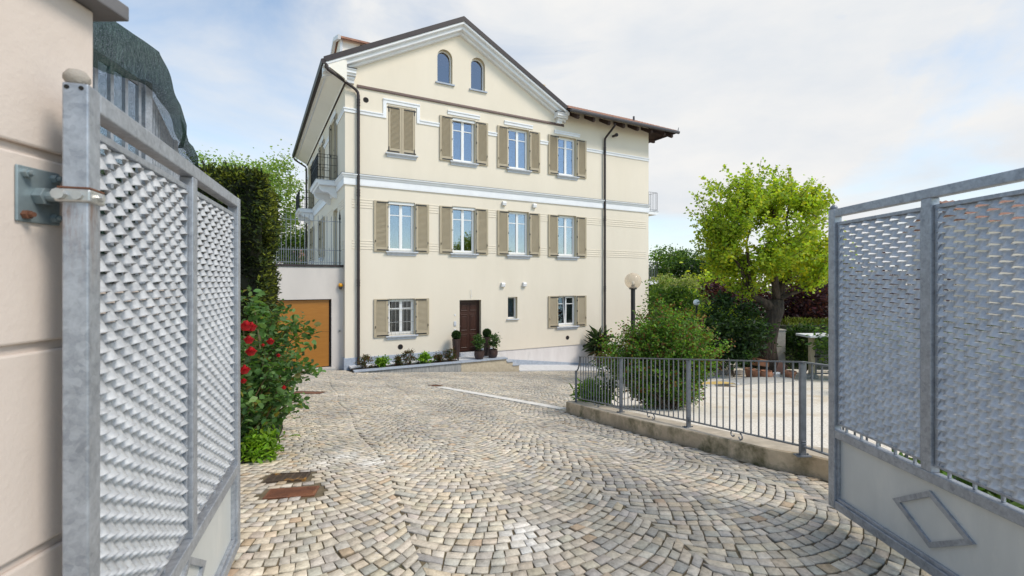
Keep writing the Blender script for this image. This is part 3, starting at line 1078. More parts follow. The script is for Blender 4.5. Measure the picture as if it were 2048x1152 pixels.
# ------------------------------------------------------------------ boundary wall with bar fence and shade net on the left
A0 = Vector((-2.14, 1.30, 0)); A1 = Vector((-2.41, 3.10, 0)); A2 = Vector((-4.62, 6.95, 0))
zt_f, zb_f = 1.28, 0.02
bw = thing('boundary_wall', ((A0.x + A2.x) / 2, 3.5, -1.7), 'low beige boundary wall behind the hinged gate leaf', 'wall')
b = MB()
for p, q in ((A0, A1), (A1, A2)):
    b.bar((p.x, p.y, -.9), (q.x, q.y, -.9), .22, 1.76)
b.build('masonry', M['pier'], bw)
fn = thing('bar_fence', (A1.x, A1.y, 0), 'grey upright bar fence on the wall beside the beige pier', 'fence')
for nm, p, q in (('panel', A0, A1), ('panel', A1, A2)):
    d = (q - p); l = d.length; d /= l
    b = MB()
    b.bar((p.x, p.y, zt_f), (q.x, q.y, zt_f), .012, .045)
    b.bar((p.x, p.y, .10), (q.x, q.y, .10), .012, .045)
    b.build('rail', M['galv'], fn)
    nb = int(l / .125)
    for k in range(nb):
        c = p + d * ((k + .5) * l / nb)
        b = MB(); b.box(wmap, c.x - .011, c.x + .011, c.y - .011, c.y + .011, zb_f, zt_f)
        b.build('fence_bar', M['galv'], fn)
for p in (A1, A1 + (A2 - A1) * .33, A1 + (A2 - A1) * .66):
    b = MB(); b.box(wmap, p.x - .03, p.x + .03, p.y - .03, p.y + .03, -.02, zt_f + .03); b.build('post', M['galv'], fn, bevel=.003)
# net: hangs behind the bars, flops over the top rail
def net(path, topz, seedv, outer_drop):
    b = MB()
    rr = random.Random(seedv)
    ph = [rr.uniform(0, 6) for _ in range(4)]
    L = [0.0]
    for p, q in zip(path[:-1], path[1:]): L.append(L[-1] + (q - p).length)
    def pos(a):
        for i in range(len(path) - 1):
            if a <= L[i + 1] or i == len(path) - 2:
                return path[i].lerp(path[i + 1], (a - L[i]) / (L[i + 1] - L[i]))
    na = 90
    rows = []
    for i in range(na + 1):
        a = L[-1] * i / na
        c = pos(a)
        d = (pos(min(a + .25, L[-1])) - pos(max(a - .25, 0))).normalized()
        nrm = Vector((d.y, -d.x, 0))
        if nrm.x < 0: nrm = -nrm
        w = .014 * math.sin(a * 5 + ph[0]) + .008 * math.sin(a * 11 + ph[1])
        tz = topz(a / L[-1]) + .022 * math.sin(a * 6 + ph[2])
        prof = [(-.05, .05), (-.05 + w, .5), (-.06, zt_f), (-.07 + w, (zt_f + tz) / 2), (-.03, tz - .03), (.03 + w, tz), (.10 + w, tz - .05),
                (.13 + w * 1.5, zt_f + .02), (.12 + w * 2, zt_f - outer_drop * .5), (.10 + w * 2, zt_f - outer_drop - .06 * math.sin(a * 4 + ph[3]))]
        rows.append([b.vert(c + nrm * o + Vector((0, 0, z))) for o, z in prof])
    for r0, r1 in zip(rows[:-1], rows[1:]):
        for k in range(len(r0) - 1):
            b.f.append([r0[k], r0[k + 1], r1[k + 1], r1[k]])
    return b
nt = thing('shade_net', (A1.x, A1.y, zt_f), 'dark green shade netting flopped over the bar fence', 'netting')
net([A0, A1, A1 + (A2 - A1) * .62], lambda s: 1.46 + .10 * min(1, s / .4) - .16 * max(0, s - .4) / .6, 3, .10).build('net_sheet', M['net'], nt, smooth=True)

# ------------------------------------------------------------------ villa
W_, D_ = 14.92, 13.6
ZE = 7.62                       # eaves level of the wing
UA, ZA = 4.48, 10.50            # apex of the front gable
SL = 0.535
villa = thing('villa', Fm(7, -3, -3.6), 'large cream three storey villa with beige shutters at the end of the drive', 'house')
UW = [1.56, 4.14, 6.72, 9.30]
WWD = 1.045
F1, F2, F0 = (1.15, 3.06), (4.88, 6.68), (-2.06, -0.66)
rects = []
for u in UW:
    rects += [(u, u + WWD, *F1), (u, u + WWD, *F2)]
rects += [(UW[0], UW[0] + WWD, *F0), (UW[3], UW[3] + WWD, *F0), (4.47, 5.44, -2.90, -.765), (6.71, 7.18, -1.61, -.67)]
def arch(uc, w, z0, z1, n=10, e=0.0):
    r = w / 2
    pts = [(uc - r, z0), (uc + r, z0)]
    for k in range(n + 1):
        a = math.pi * k / n
        pts.append((uc + r * math.cos(a), z1 - r + r * math.sin(a)))
    return pts
arches = [(3.84, .64, 7.97, 9.33), (5.30, .64, 7.97, 9.33)]
def zr(u): return ZA - SL * abs(u - UA)

def wall_with_holes(mp, outer, holes, reveal, thick=0.0):
    b = MB()
    loops = [[Vector((p[0], p[1], 0)) for p in outer]] + [[Vector((p[0], p[1], 0)) for p in h] for h in holes]
    flat = [p for l in loops for p in l]
    base = len(b.v)
    for p in flat:
        b.vert(mp(p.x, 0, p.y))
    for tri in tessellate_polygon(loops):
        b.f.append([base + i for i in tri])
    return b

holes = [[(r[0], r[2]), (r[1], r[2]), (r[1], r[3]), (r[0], r[3])] for r in rects] + [arch(*a) for a in arches]
outer = [(0, -3.75), (5.96, -3.75), (5.96, -2.955), (W_, -2.955), (W_, 7.98), (9.30, 7.98), (UA, zr(UA) - .12), (0, zr(0) - .12)]
b = wall_with_holes(Fm, outer, holes, .2)
fr_in = b
srects = [(1.75, 2.88, .64, 2.93), (6.1, 7.1, *F1), (10.3, 11.3, *F1), (2.3, 3.3, 3.95, 6.68), (6.1, 7.1, *F2), (10.55, 11.55, 3.95, 6.68)]
b2 = wall_with_holes(Sm, [(0, -3.75), (D_, -3.75), (D_, 7.6), (0, 7.6)], [[(r[0], r[2]), (r[1], r[2]), (r[1], r[3]), (r[0], r[3])] for r in srects], .2)
o_ = len(b.v)
b.v += b2.v; b.f += [[i + o_ for i in f] for f in b2.f]
# other walls, closed at the back and right
p = [Fm(W_, 0, 0), Fm(W_, -D_, 0), Fm(0, -D_, 0)]
for q0, q1 in zip(p[:-1], p[1:]):
    b.poly([(q0.x, q0.y, -5.2), (q1.x, q1.y, -5.2), (q1.x, q1.y, 7.6), (q0.x, q0.y, 7.6)])
# lip under the cream render on the right
for (u0, u1) in ((5.96, W_),):
    b.poly([Fm(u0, 0, -2.955), Fm(u1, 0, -2.955), Fm(u1, -.035, -2.955), Fm(u0, -.035, -2.955)])
wall = b.build('wall', M['stucco'], villa, recalc=False)
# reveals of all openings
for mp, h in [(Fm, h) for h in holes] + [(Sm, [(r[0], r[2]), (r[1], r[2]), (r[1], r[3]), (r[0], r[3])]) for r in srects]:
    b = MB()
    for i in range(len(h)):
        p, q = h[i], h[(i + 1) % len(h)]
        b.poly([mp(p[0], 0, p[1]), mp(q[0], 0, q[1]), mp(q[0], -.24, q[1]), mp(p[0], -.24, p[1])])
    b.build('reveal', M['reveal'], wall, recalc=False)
b = MB()
b.box(Fm, 5.96, W_ + .0, -.30, -.035, -5.2, -2.952)
b.build('base_wall', M['lowerwall'], villa)
# dim rooms behind the glass
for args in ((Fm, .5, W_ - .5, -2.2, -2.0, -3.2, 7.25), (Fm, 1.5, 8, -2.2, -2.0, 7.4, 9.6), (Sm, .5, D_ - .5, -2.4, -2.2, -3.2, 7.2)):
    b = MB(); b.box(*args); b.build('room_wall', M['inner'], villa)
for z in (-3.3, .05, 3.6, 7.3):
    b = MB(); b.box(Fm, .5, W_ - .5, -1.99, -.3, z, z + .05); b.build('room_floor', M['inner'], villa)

# stone skirting
for (mp, a0, a1, m0) in ((Fm, 0, 4.46, 1), (Fm, 5.45, 5.95, 0), (Sm, 0, .40, 1)):
    b = MB(); b.profile(mp, a0, a1, [(0, -3.6), (.035, -3.6), (.035, -2.80), (0, -2.79)], m0=m0)
    b.build('stone_skirting', M['bluestone'], villa)
b = MB()
nn = 12
for i in range(nn):
    u0, u1 = 6.5 + (W_ - 6.5) * i / nn, 6.5 + (W_ - 6.5) * (i + 1) / nn - .006
    z0, z1 = -3.37 - .125 * (u0 - 6.8), -3.37 - .125 * (u1 - 6.8)
    b.profile(Fm, u0, u1, [(-.034, -.55), (-.002, -.55), (-.002, 0), (-.034, .005)], dz=(z0, z1))
b.build('stone_skirting', M['bluestone'], villa)

# string course, wrapped round the corner
SCP = [(0, 3.53), (.045, 3.53), (.05, 3.58), (.05, 3.78), (.075, 3.80), (.10, 3.86), (.135, 3.89), (.135, 3.93), (0, 3.96)]
b = MB()
b.profile(Fm, 0, W_, SCP, m0=1)
b.profile(Sm, 0, D_, SCP, m0=1)
b.build('string_course', M['white'], villa, recalc=True)
b = MB()
b.profile(Fm, 0, W_, [(0, 3.963), (.145, 3.933), (.145, 3.941), (0, 3.972)], m0=1)
b.profile(Sm, 0, D_, [(0, 3.963), (.145, 3.933), (.145, 3.941), (0, 3.972)], m0=1)
b.build('drip_flashing', M['greyflash'], villa)

# thin white moulding of the top floor, stepping over the windows as hoods
def band(mp, u0, u1, z, m0=0, m1=0, h=.15):
    b.profile(mp, u0, u1, [(0, z), (.03, z), (.035, z + h * .55), (.06, z + h * .72), (.06, z + h), (0, z + h + .01)], m0=m0, m1=m1)
zb1, zb2 = 6.17, 6.75
segs = [(0, UW[0] - .19)] + [(UW[i] + WWD + (.19 if i == 0 else .562), UW[i + 1] - .542) for i in range(3)] + [(UW[3] + WWD + .562, W_)]
for i, (u0, u1) in enumerate(segs):
    b = MB(); band(Fm, u0, u1, zb1, m0=1 if i == 0 else 0); b.build('moulding', M['white'], villa)
for i, u in enumerate(UW):
    b = MB()
    band(Fm, u - .19, u + WWD + .19, zb2, h=.16)
    for a in ((u - .19, u + WWD + .07) if i == 0 else ()):
        b.box(Fm, a, a + .12, .0, .036, zb1 + .001, zb2 + .003)
    b.build('window_hood', M['white'], villa)
for i, (u0, u1) in enumerate([(0, 1.75), (3.8, 5.6), (7.6, 10.0), (12.1, D_)]):
    b = MB(); band(Sm, u0, u1, zb1, m0=1 if i == 0 else 0); b.build('moulding', M['white'], villa)
for r in srects[3:]:
    b = MB(); band(Sm, r[0] - .2, r[1] + .2, zb2, h=.16); b.build('window_hood', M['white'], villa)

# grooved bands on the first floor
def ribs(zz):
    p = [(0, zz - .004)]
    for k in range(4):
        z = zz + .098 * k
        p += [(.003, z - .004), (.015, z), (.015, z + .026), (.003, z + .03)]
    return p + [(0, zz + .098 * 3 + .03)]
for zz in (2.72, 1.20):
    segs = [(.24, UW[0] - .53)] + [(UW[i] + WWD + .53, UW[i + 1] - .53) for i in range(3)] + [(UW[3] + WWD + .53, W_ - .18)]
    for (u0, u1) in segs:
        b = MB(); b.profile(Fm, u0, u1, ribs(zz)); b.build('ribbed_band', M['stucco'], villa)
    for (u0, u1) in ((.25, 1.5), (3.1, 5.5), (7.7, 9.7), (11.9, 13.3)):
        b = MB(); b.profile(Sm, u0, u1, ribs(zz)); b.build('ribbed_band', M['stucco'], villa)

# brown flashing at the foot of the gable
b = MB(); b.profile(Fm, .42, 9.62, [(0, 7.13), (.05, 7.13), (.05, 7.17), (.015, 7.24), (0, 7.24)])
b.build('flashing', M['trimbrown'], villa)

# --- windows
def leaf(b, mp, u0, u1, z0, z1, o0, o1, bar):
    s = .055
    b.box(mp, u0, u0 + s, o0, o1, z0, z1); b.box(mp, u1 - s, u1, o0, o1, z0, z1)
    b.box(mp, u0 + s, u1 - s, o0, o1 - .001, z0, z0 + .075); b.box(mp, u0 + s, u1 - s, o0, o1 - .001, z1 - s, z1)
    if bar is not None:
        b.box(mp, u0 + s, u1 - s, o0, o1 - .003, bar - .016, bar + .016)
def window(mp, u0, u1, z0, z1, curtain=0, roller=False, tilt=False, grille=False, sill=True):
    b = MB()
    f = .05
    o0, o1 = -.22, -.165
    b.box(mp, u0, u0 + f, o0, o1, z0, z1); b.box(mp, u1 - f, u1, o0, o1, z0, z1)
    b.box(mp, u0 + f, u1 - f, o0, o1 - .001, z0, z0 + f); b.box(mp, u0 + f, u1 - f, o0, o1 - .001, z1 - f, z1)
    fr = b.build('window', M['pvc'], villa)
    um = (u0 + u1) / 2
    bar = z1 - (z1 - z0) * .27
    for k, (a0, a1) in enumerate(((u0 + f + .003, um - .001), (um + .001, u1 - f - .003))):
        mm = mp
        if tilt and k == 0:
            def mm(a, o, z, a0=a0, mp=mp):           # casement tipped inwards at the top
                return mp(a, o - (z - z0) * .10, z)
        b = MB(); leaf(b, mm, a0, a1, z0 + f + .003, z1 - f - .003, -.20, -.145, bar)
        s_ = b.build('sash', M['pvc'], fr)
        b = MB(); b.box(mm, a0 + .05, a1 - .05, -.182, -.176, z0 + f + .07, z1 - f - .05)
        b.build('pane', M['glass_low'] if z0 < 0 else M['glass'], fr)
    if roller:
        b = MB(); b.box(mp, u0 + .005, u1 - .005, -.15, -.05, z1 - .115, z1 - .003)
        b.build('roller_box', M['pvc'], fr, bevel=.01)
    for c in ([curtain] if isinstance(curtain, tuple) else []):
        b = MB()
        a0, a1 = u0 + (u1 - u0) * c[0], u0 + (u1 - u0) * c[1]
        N = 40
        ring = []
        for i in range(N + 1):
            a = a0 + (a1 - a0) * i / N
            o = -.34 + .025 * math.sin(i * 1.1) + .01 * math.sin(i * 2.7)
            ring.append((b.vert(mp(a, o, z0 + .05)), b.vert(mp(a, o, z1 - .05))))
        for r0, r1 in zip(ring[:-1], ring[1:]):
            b.f.append([r0[0], r1[0], r1[1], r0[1]])
        b.build('curtain', M['curtain'], fr, smooth=True)
    if sill:
        b = MB()
        b.box(mp, u0 - .10, u1 + .10, -.14, .115, z0 - .045, z0 - .002)
        b.profile(mp, u0 - .03, u1 + .03, [(0, z0 - .16), (.03, z0 - .16), (.035, z0 - .12), (.07, z0 - .075), (.09, z0 - .046), (0, z0 - .046)], m0=.55, m1=.55)
        b.build('sill', M['sill'], fr)
    if grille:
        b = MB()
        for i in range(1, 7):
            a = u0 + (u1 - u0) * i / 7
            b.tube([mp(a, -.07, z0 + .01), mp(a, -.07, z1 - .01)], .0065, 6)
        for z in (z0 + .12, z0 + (z1 - z0) * .36, z0 + (z1 - z0) * .70, z1 - .10):
            b.box(mp, u0, u1, -.074, -.066, z - .008, z + .008)
        b.build('grille', M['zinc'], fr)
    return fr
for i, u in enumerate(UW):
    window(Fm, u, u + WWD, *F1, curtain=((.62, .97) if i == 2 else (.55, .97) if i == 3 else 0), roller=i < 2)
    window(Fm, u, u + WWD, *F2, curtain=((.58, .97) if i in (2, 3) else 0), roller=i == 1)
window(Fm, UW[0], UW[0] + WWD, *F0, grille=True)
window(Fm, UW[3], UW[3] + WWD, *F0, tilt=True, curtain=(.6, .97))
for i, r in enumerate(srects):
    if i in (1, 2, 4):
        window(Sm, *r)
    else:
        window(Sm, *r, sill=False)
# small window
b = MB()
u0, u1, z0, z1 = 6.71, 7.18, -1.61, -.67
f = .06
b.box(Fm, u0, u0 + f, -.22, -.165, z0, z1); b.box(Fm, u1 - f, u1, -.22, -.165, z0, z1)
b.box(Fm, u0 + f, u1 - f, -.22, -.166, z0, z0 + f); b.box(Fm, u0 + f, u1 - f, -.22, -.166, z1 - f, z1)
fr = b.build('window', M['pvc'], villa)
b = MB(); b.box(Fm, u0 + f, u1 - f, -.2, -.195, z0 + f, z1 - f); b.build('pane', M['glass'], fr)
b = MB(); b.box(Fm, u0 - .06, u1 + .06, -.14, .075, z0 - .05, z0 - .002); b.build('sill', M['sill'], fr)
b = MB(); b.box(Fm, u0 + f, u1 - f, -.32, -.31, z0 + f, z1 - f); b.build('blind', M['curtain'], fr)
# arched attic windows
for (uc, w, z0, z1) in arches:
    b = MB()
    oa, ia = arch(uc, w - .004, z0 + .002, z1 - .002), arch(uc, w - .10, z0 + .05, z1 - .05)
    n = len(oa)
    for i in range(n):
        j = (i + 1) % n
        for (o, s) in ((-.16, 1),):
            b.poly([Fm(oa[i][0], o, oa[i][1]), Fm(oa[j][0], o, oa[j][1]), Fm(ia[j][0], o, ia[j][1]), Fm(ia[i][0], o, ia[i][1])])
        b.poly([Fm(ia[i][0], -.16, ia[i][1]), Fm(ia[j][0], -.16, ia[j][1]), Fm(ia[j][0], -.22, ia[j][1]), Fm(ia[i][0], -.22, ia[i][1])])
    fr = b.build('window', M['pvc'], villa, recalc=True)
    b = MB(); b.poly([Fm(p[0], -.20, p[1]) for p in ia]); b.build('pane', M['glass'], fr)
    b = MB(); b.box(Fm, uc - w / 2 - .08, uc + w / 2 + .08, -.09, .07, z0 - .06, z0 - .001); b.build('sill', M['bluestone'], fr)

# --- louvred shutters
def shutter(mp, u0, u1, z0, z1, o0=.012, hinge_right=False, closed=False, flip=False):
    t = .042
    b = MB()
    s = .075
    b.box(mp, u0, u0 + s, o0, o0 + t, z0, z1); b.box(mp, u1 - s, u1, o0, o0 + t, z0, z1)
    b.box(mp, u0 + s, u1 - s, o0, o0 + t - .001, z0, z0 + .16); b.box(mp, u0 + s, u1 - s, o0, o0 + t - .001, z1 - .09, z1)
    zz = z0 + .165
    pit = .046
    while zz < z1 - .10:
        def mv(a, q, c, zz=zz):
            return mp(a, o0 + .008 + q * .030, zz + c + (1 - q) * .032)
        b.box(mv, u0 + s, u1 - s, 0, 1, 0, .009)
        zz += pit
    b.box(mp, u0 + s, u1 - s, o0 + .001, o0 + .005, z0 + .15, z1 - .08)
    so = b.build('shutter', M['shutter'], villa)
    for z in (z1 - .055, z0 + .055):
        b = MB()
        if closed:
            a_, c_ = (u0 - .05, u0 + .42) if not hinge_right else (u1 - .42, u1 + .05)
            b.box(mp, a_, c_, o0 + t + .0005, o0 + t + .009, z - .022, z + .022)
            e = u0 + .02 if not hinge_right else u1 - .02
            dz = -.17 if z > (z0 + z1) / 2 else .17
            b.box(mp, e - .016, e + .016, o0 + t + .0008, o0 + t + .0085, min(z, z + dz), max(z, z + dz))
        else:
            a_, c_ = (u1 - .42, u1 + .03) if hinge_right else (u0 - .03, u0 + .42)
            b.box(mp, a_, c_, o0 + t + .0005, o0 + t + .009, z - .021, z + .021)
        b.build('hinge_strap', M['iron'], so)
    if not closed:
        b = MB()
        e = u0 + .05 if hinge_right else u1 - .05
        b.tube([mp(e, o0 + t, z0 + .42), mp(e, o0 + t + .03, z0 + .40), mp(e, o0 + t + .03, z0 + .34)], .011, 6)
        b.build('catch', M['iron'], so)
        b = MB()
        ue = u1 if hinge_right else u0
        for z in (z0 + .16, (z0 + z1) / 2, z1 - .22):
            b = MB()
            b.box(mp, ue - .012, ue + .012, o0 + t * .2, o0 + t + .010, z - .035, z + .035)
            b.build('hinge_knuckle', M['iron'], so)
    return so
g = .004
for i, u in enumerate(UW):
    for lv, (z0, z1) in enumerate((F1, F2)):
        if i == 0 and lv == 1:
            shutter(Fm, u + .012, u + WWD / 2 - .004, z0 + .02, z1 - .015, o0=-.035, closed=True)
            shutter(Fm, u + WWD / 2 + .004, u + WWD - .012, z0 + .02, z1 - .015, o0=-.035, closed=True, hinge_right=True)
            continue
        shutter(Fm, u - .535, u - .012, z0 - .02, z1 - .03, hinge_right=True)
        shutter(Fm, u + WWD + .03, u + WWD + .555, z0 - .02, z1 - .03)
for u in (UW[0], UW[3]):
    shutter(Fm, u - .535, u - .012, F0[0] - .03, F0[1], hinge_right=True)
    shutter(Fm, u + WWD + .03, u + WWD + .555, F0[0] - .03, F0[1])
for i, r in enumerate(srects):
    if i == 0:
        continue
    w = (r[1] - r[0]) / 2
    shutter(Sm, r[0] - w - .01, r[0] - .01, r[2], r[3] - .02, hinge_right=True)
    shutter(Sm, r[1] + .01, r[1] + w + .01, r[2], r[3] - .02)

# --- front door
u0, u1, z0, z1 = 4.47, 5.44, -2.90, -.765
b = MB()
b.box(Fm, u0, u1, -.26, -.20, z0, z1)
dr = b.build('door', M['door'], villa)
for (zz0, zz1) in ((-2.78, -2.18), (-2.06, -1.36), (-1.24, -.90)):
    for (a0, a1) in ((u0 + .12, u0 + .44), (u0 + .53, u1 - .12)):
        b = MB()
        b.profile(Fm, a0, a1, [(-.2, zz0), (-.185, zz0 + .012), (-.185, zz0 + .04), (-.196, zz0 + .05), (-.196, zz1 - .05), (-.185, zz1 - .04), (-.185, zz1 - .012), (-.2, zz1)])
        b.box(Fm, a0 + .06, a1 - .06, -.197, -.178, zz0 + .08, zz1 - .08)
        for a in (a0, a1 - .035):
            b.box(Fm, a, a + .035, -.2, -.1845, zz0, zz1)
        b.build('door_panel', M['door'], dr, bevel=.004)
b = MB()
for s in (u0, u1 - .05):
    b.box(Fm, s, s + .05, -.2, -.165, z0, z1)
b.box(Fm, u0 + .05, u1 - .05, -.2, -.166, z1 - .05, z1)
b.build('door_frame', M['door'], dr)
b = MB(); b.sphere(Fm(u0 + .10, -.16, -1.85), .032, 12, 8); b.build('handle', M['trimbrown'], dr, smooth=True)
b = MB(); b.box(Fm, u0 - .02, u1 + .02, -.2, .16, -3.06, -2.90); b.build('doorstep', M['sill'], villa)
# bell, intercom, cap, lamp wire
b = MB()
b.box(Fm, 4.22, 4.32, 0, .03, -1.80, -1.62)
b.build('intercom', M['sill'], villa, bevel=.006)
b = MB(); b.box(Fm, 4.24, 4.31, 0, .015, -2.04, -1.93); b.build('wall_switch', M['plastic'], villa, bevel=.004)
b = MB(); b.tube([Fm(4.27, 0, -1.36), Fm(4.27, .02, -1.36)], .035, 12); b.build('wall_cap', M['plastic'], villa)
b = MB(); b.tube([Fm(4.97, 0, -.36), Fm(4.96, .05, -.34), Fm(4.965, .06, -.42), Fm(5.0, .045, -.54), Fm(4.97, .04, -.60), Fm(4.99, .04, -.66)], .008, 6); b.build('lamp_wire', M['plastic'], villa)
# white vent covers and round vent holes
for (u, z) in ((6.5, 3.34), (8.02, 3.36), (6.45, -.14), (7.51, -.13)):
    b = MB()
    b.profile(Fm, u - .085, u + .085, [(0, z - .09), (.055, z - .10), (.11, z - .085), (.125, z + .03), (.10, z + .085), (0, z + .095)])
    b.build('vent_cover', M['plastic'], villa, bevel=.012)
for (u, z, r) in ((.74, 6.73, .085), (2.03, -2.51, .085), (9.84, -2.60, .08)):
    b = MB(); b.tube([Fm(u, -.001, z), Fm(u, .006, z)], r + .018, 20)
    fl = b.build('round_vent', M['trimbrown'], villa)
    b = MB(); b.tube([Fm(u, .0065, z), Fm(u, .008, z)], r, 20)
    b.build('vent_opening', M['black'], fl)

# --- main roof with front gable
UL, UR, OF = -.78, 9.66, .46
b = MB()
for (ua, ub) in ((UL, UA), (UR, UA)):
    for (o0, o1, mt) in ((OF - .02, -D_ - .3, 0),):
        za, zb = zr(ua), zr(ub)
        b.poly([Fm(ua, o0, za), Fm(ub, o0, zb), Fm(ub, o1, zb), Fm(ua, o1, za)])
        b.poly([Fm(ua, o0, za + .09), Fm(ub, o0, zb + .09), Fm(ub, o1, zb + .09), Fm(ua, o1, za + .09)])
        b.poly([Fm(ua, o0, za), Fm(ua, o0, za + .09), Fm(ua, o1, za + .09), Fm(ua, o1, za)])
        b.poly([Fm(ua, o1, za), Fm(ua, o1, za + .09), Fm(ub, o1, zb + .09), Fm(ub, o1, zb)])
roof = b.build('roof', M['tile'], villa)
# raking cornice: dark metal edge and stepped white boards under it
def rake(steps, name, material, par):
    b = MB()
    for (ua, ub) in ((UL, UA), (UR, UA)):
        sgn = 1 if ua < ub else -1
        pr_ = steps
        n = len(pr_)
        A = [Fm(ua, o, zr(ua) + h) for o, h in pr_]
        B = [Fm(ub, o, zr(ub) + h) for o, h in pr_]
        for k in range(n):
            b.poly([A[k], A[(k + 1) % n], B[(k + 1) % n], B[k]])
        b.poly(A)
    return b.build(name, material, par)
rake([(OF - .03, .125), (OF, .125), (OF, -.075), (OF - .03, -.075)], 'verge', M['brownmetal'], roof)
rake([(0, -.005), (OF - .031, -.005), (OF - .031, -.155), (OF - .06, -.185), (.30, -.195), (.30, -.325), (.275, -.345), (.13, -.35), (.13, -.44), (.10, -.455), (0, -.46)], 'raking_cornice', M['white'], roof)
# cornice returns at the foot of the gable
for (ua, ub, ml, mr) in ((-.70, .34, 0, 0), (8.98, 9.60, 0, 0)):
    b = MB()
    e = 1 if ua < 0 else -1
    b.profile(Fm, -.60 if e > 0 else ua + .10, ub if e > 0 else 9.58, [(0, 7.40), (.27, 7.42), (.28, 7.46), (.33, 7.50), (.33, 7.58), (.37, 7.61), (.37, 7.64), (0, 7.70)])
    b.profile(Fm, -.12 if e > 0 else ua + .20, ub - .04 if e > 0 else 9.44, [(0, 7.20), (.14, 7.20), (.15, 7.28), (.20, 7.34), (.20, 7.4), (0, 7.4)])
    rt_ = b.build('cornice_return', M['white'], villa)
    b = MB()
    b.profile(Fm, -.62 if e > 0 else ua + .08, ub + .02 if e > 0 else 9.60, [(0, 7.705), (.39, 7.645), (.39, 7.66), (0, 7.73)])
    b.build('return_flashing', M['brownmetal'], rt_)
# coved soffit and gutter along the left side
b = MB()
b.profile(Sm, -.40, D_ + .1, [(0, 7.16), (.05, 7.16), (.07, 7.22), (.12, 7.25), (.56, 7.50), (.60, 7.50), (.61, 7.56), (.70, 7.58), (.70, 7.66), (.35, 7.84), (0, 7.86)])
b.build('soffit', M['soffit'], roof)
b = MB()
b.box(Sm, -.42, D_ + .12, .565, .615, 7.497, 7.55); b.build('soffit_strip', M['white'], roof)
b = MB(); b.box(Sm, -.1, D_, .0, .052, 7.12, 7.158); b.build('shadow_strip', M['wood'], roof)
b = MB()
gp = [(.705, 7.70), (.71, 7.60), (.76, 7.555), (.83, 7.57), (.865, 7.64), (.865, 7.71), (.80, 7.74)]
b.profile(Sm, -.46, D_ + .14, gp); b.build('gutter', M['brownmetal'], roof)
def pipe(pts, name, clamps):
    b = MB(); b.tube(pts, .052, 12)
    o = b.build(name, M['brownmetal'], villa, smooth=True, auto=50)
    for (u, o_, z) in clamps:
        b = MB()
        b.lathe([(.053, -.12), (.064, -.118), (.064, -.092), (.056, -.09), (.056, -.015), (.064, -.013), (.064, .013), (.056, .015), (.056, .09), (.064, .092), (.064, .118), (.053, .12)], Fm(u, o_, z), 12)
        b.build('clamp', M['brownmetal'], o)
    return o
# left pipe from the gutter's front end
pts = [Fm(-.70, .40, 7.60), Fm(-.68, .40, 7.48), Fm(-.62, .39, 7.41), Fm(-.50, .36, 7.36), Fm(.24, .14, 7.06), Fm(.36, .105, 7.0), Fm(.43, .10, 6.92), Fm(.455, .10, 6.80), Fm(.455, .10, -3.06)]
pipe(pts, 'downpipe', [(.455, .10, 6.55), (.455, .10, 3.25), (.455, .10, -.05)])
b = MB(); b.tube([Sm(D_ + .02, .78, 7.58), Sm(D_ + .02, .74, 7.45), Sm(D_ - .02, .60, 7.33), Sm(D_ - .1, .12, 7.02), Sm(D_ - .1, .08, 6.9), Sm(D_ - .1, .08, -3.2)], .05, 10)
b.build('downpipe', M['brownmetal'], villa, smooth=True, auto=50)
pts = [Fm(12.05, .74, 7.46), Fm(12.05, .72, 7.36), Fm(12.03, .60, 7.26), Fm(11.99, .20, 6.98), Fm(11.975, .11, 6.90), Fm(11.97, .10, 6.78), Fm(11.97, .10, -4.2)]
pipe(pts, 'downpipe', [(11.97, .10, 6.35), (11.97, .10, 3.05), (11.97, .10, -.35)])
b = MB(); b.tube([Fm(12.55, 0, 7.12), Fm(12.55, .30, 7.12)], .06, 12); b.tube([Fm(12.55, .22, 7.12), Fm(12.55, .30, 7.12)], .085, 12); b.build('flue_stub', M['brownmetal'], villa)

# --- wing roof to the right, tiles on dark rafters
u0, u1, oe = 9.50, 16.05, .80
slope = .475
def zw(o): return 7.66 + (oe - o) * slope
b = MB()
N = 130
for r in range(9):
    oa, ob = oe - r * .40 + .03, oe - (r + 1) * .40 - .05
    ring = []
    for i in range(N + 1):
        u = u0 + (u1 - u0) * i / N
        h = .035 * abs(math.sin(i * math.pi / 4.0))
        ring.append((b.vert(Fm(u, oa, zw(oa) + h + .050)), b.vert(Fm(u, ob, zw(ob) + h * .9 + .022)), b.vert(Fm(u, oa, zw(oa) + .01))))
    for a, c in zip(ring[:-1], ring[1:]):
        b.f.append([a[0], c[0], c[1], a[1]]); b.f.append([a[2], c[2], c[0], a[0]])
wroof = b.build('wing_roof', M['tile'], villa, smooth=True, auto=35)
b = MB()
b.profile(Fm, u0, u1, [(oe, 7.60), (oe, 7.655), (-3.2, 7.655 + (oe + 3.2) * slope), (-3.2, 7.60 + (oe + 3.2) * slope)])
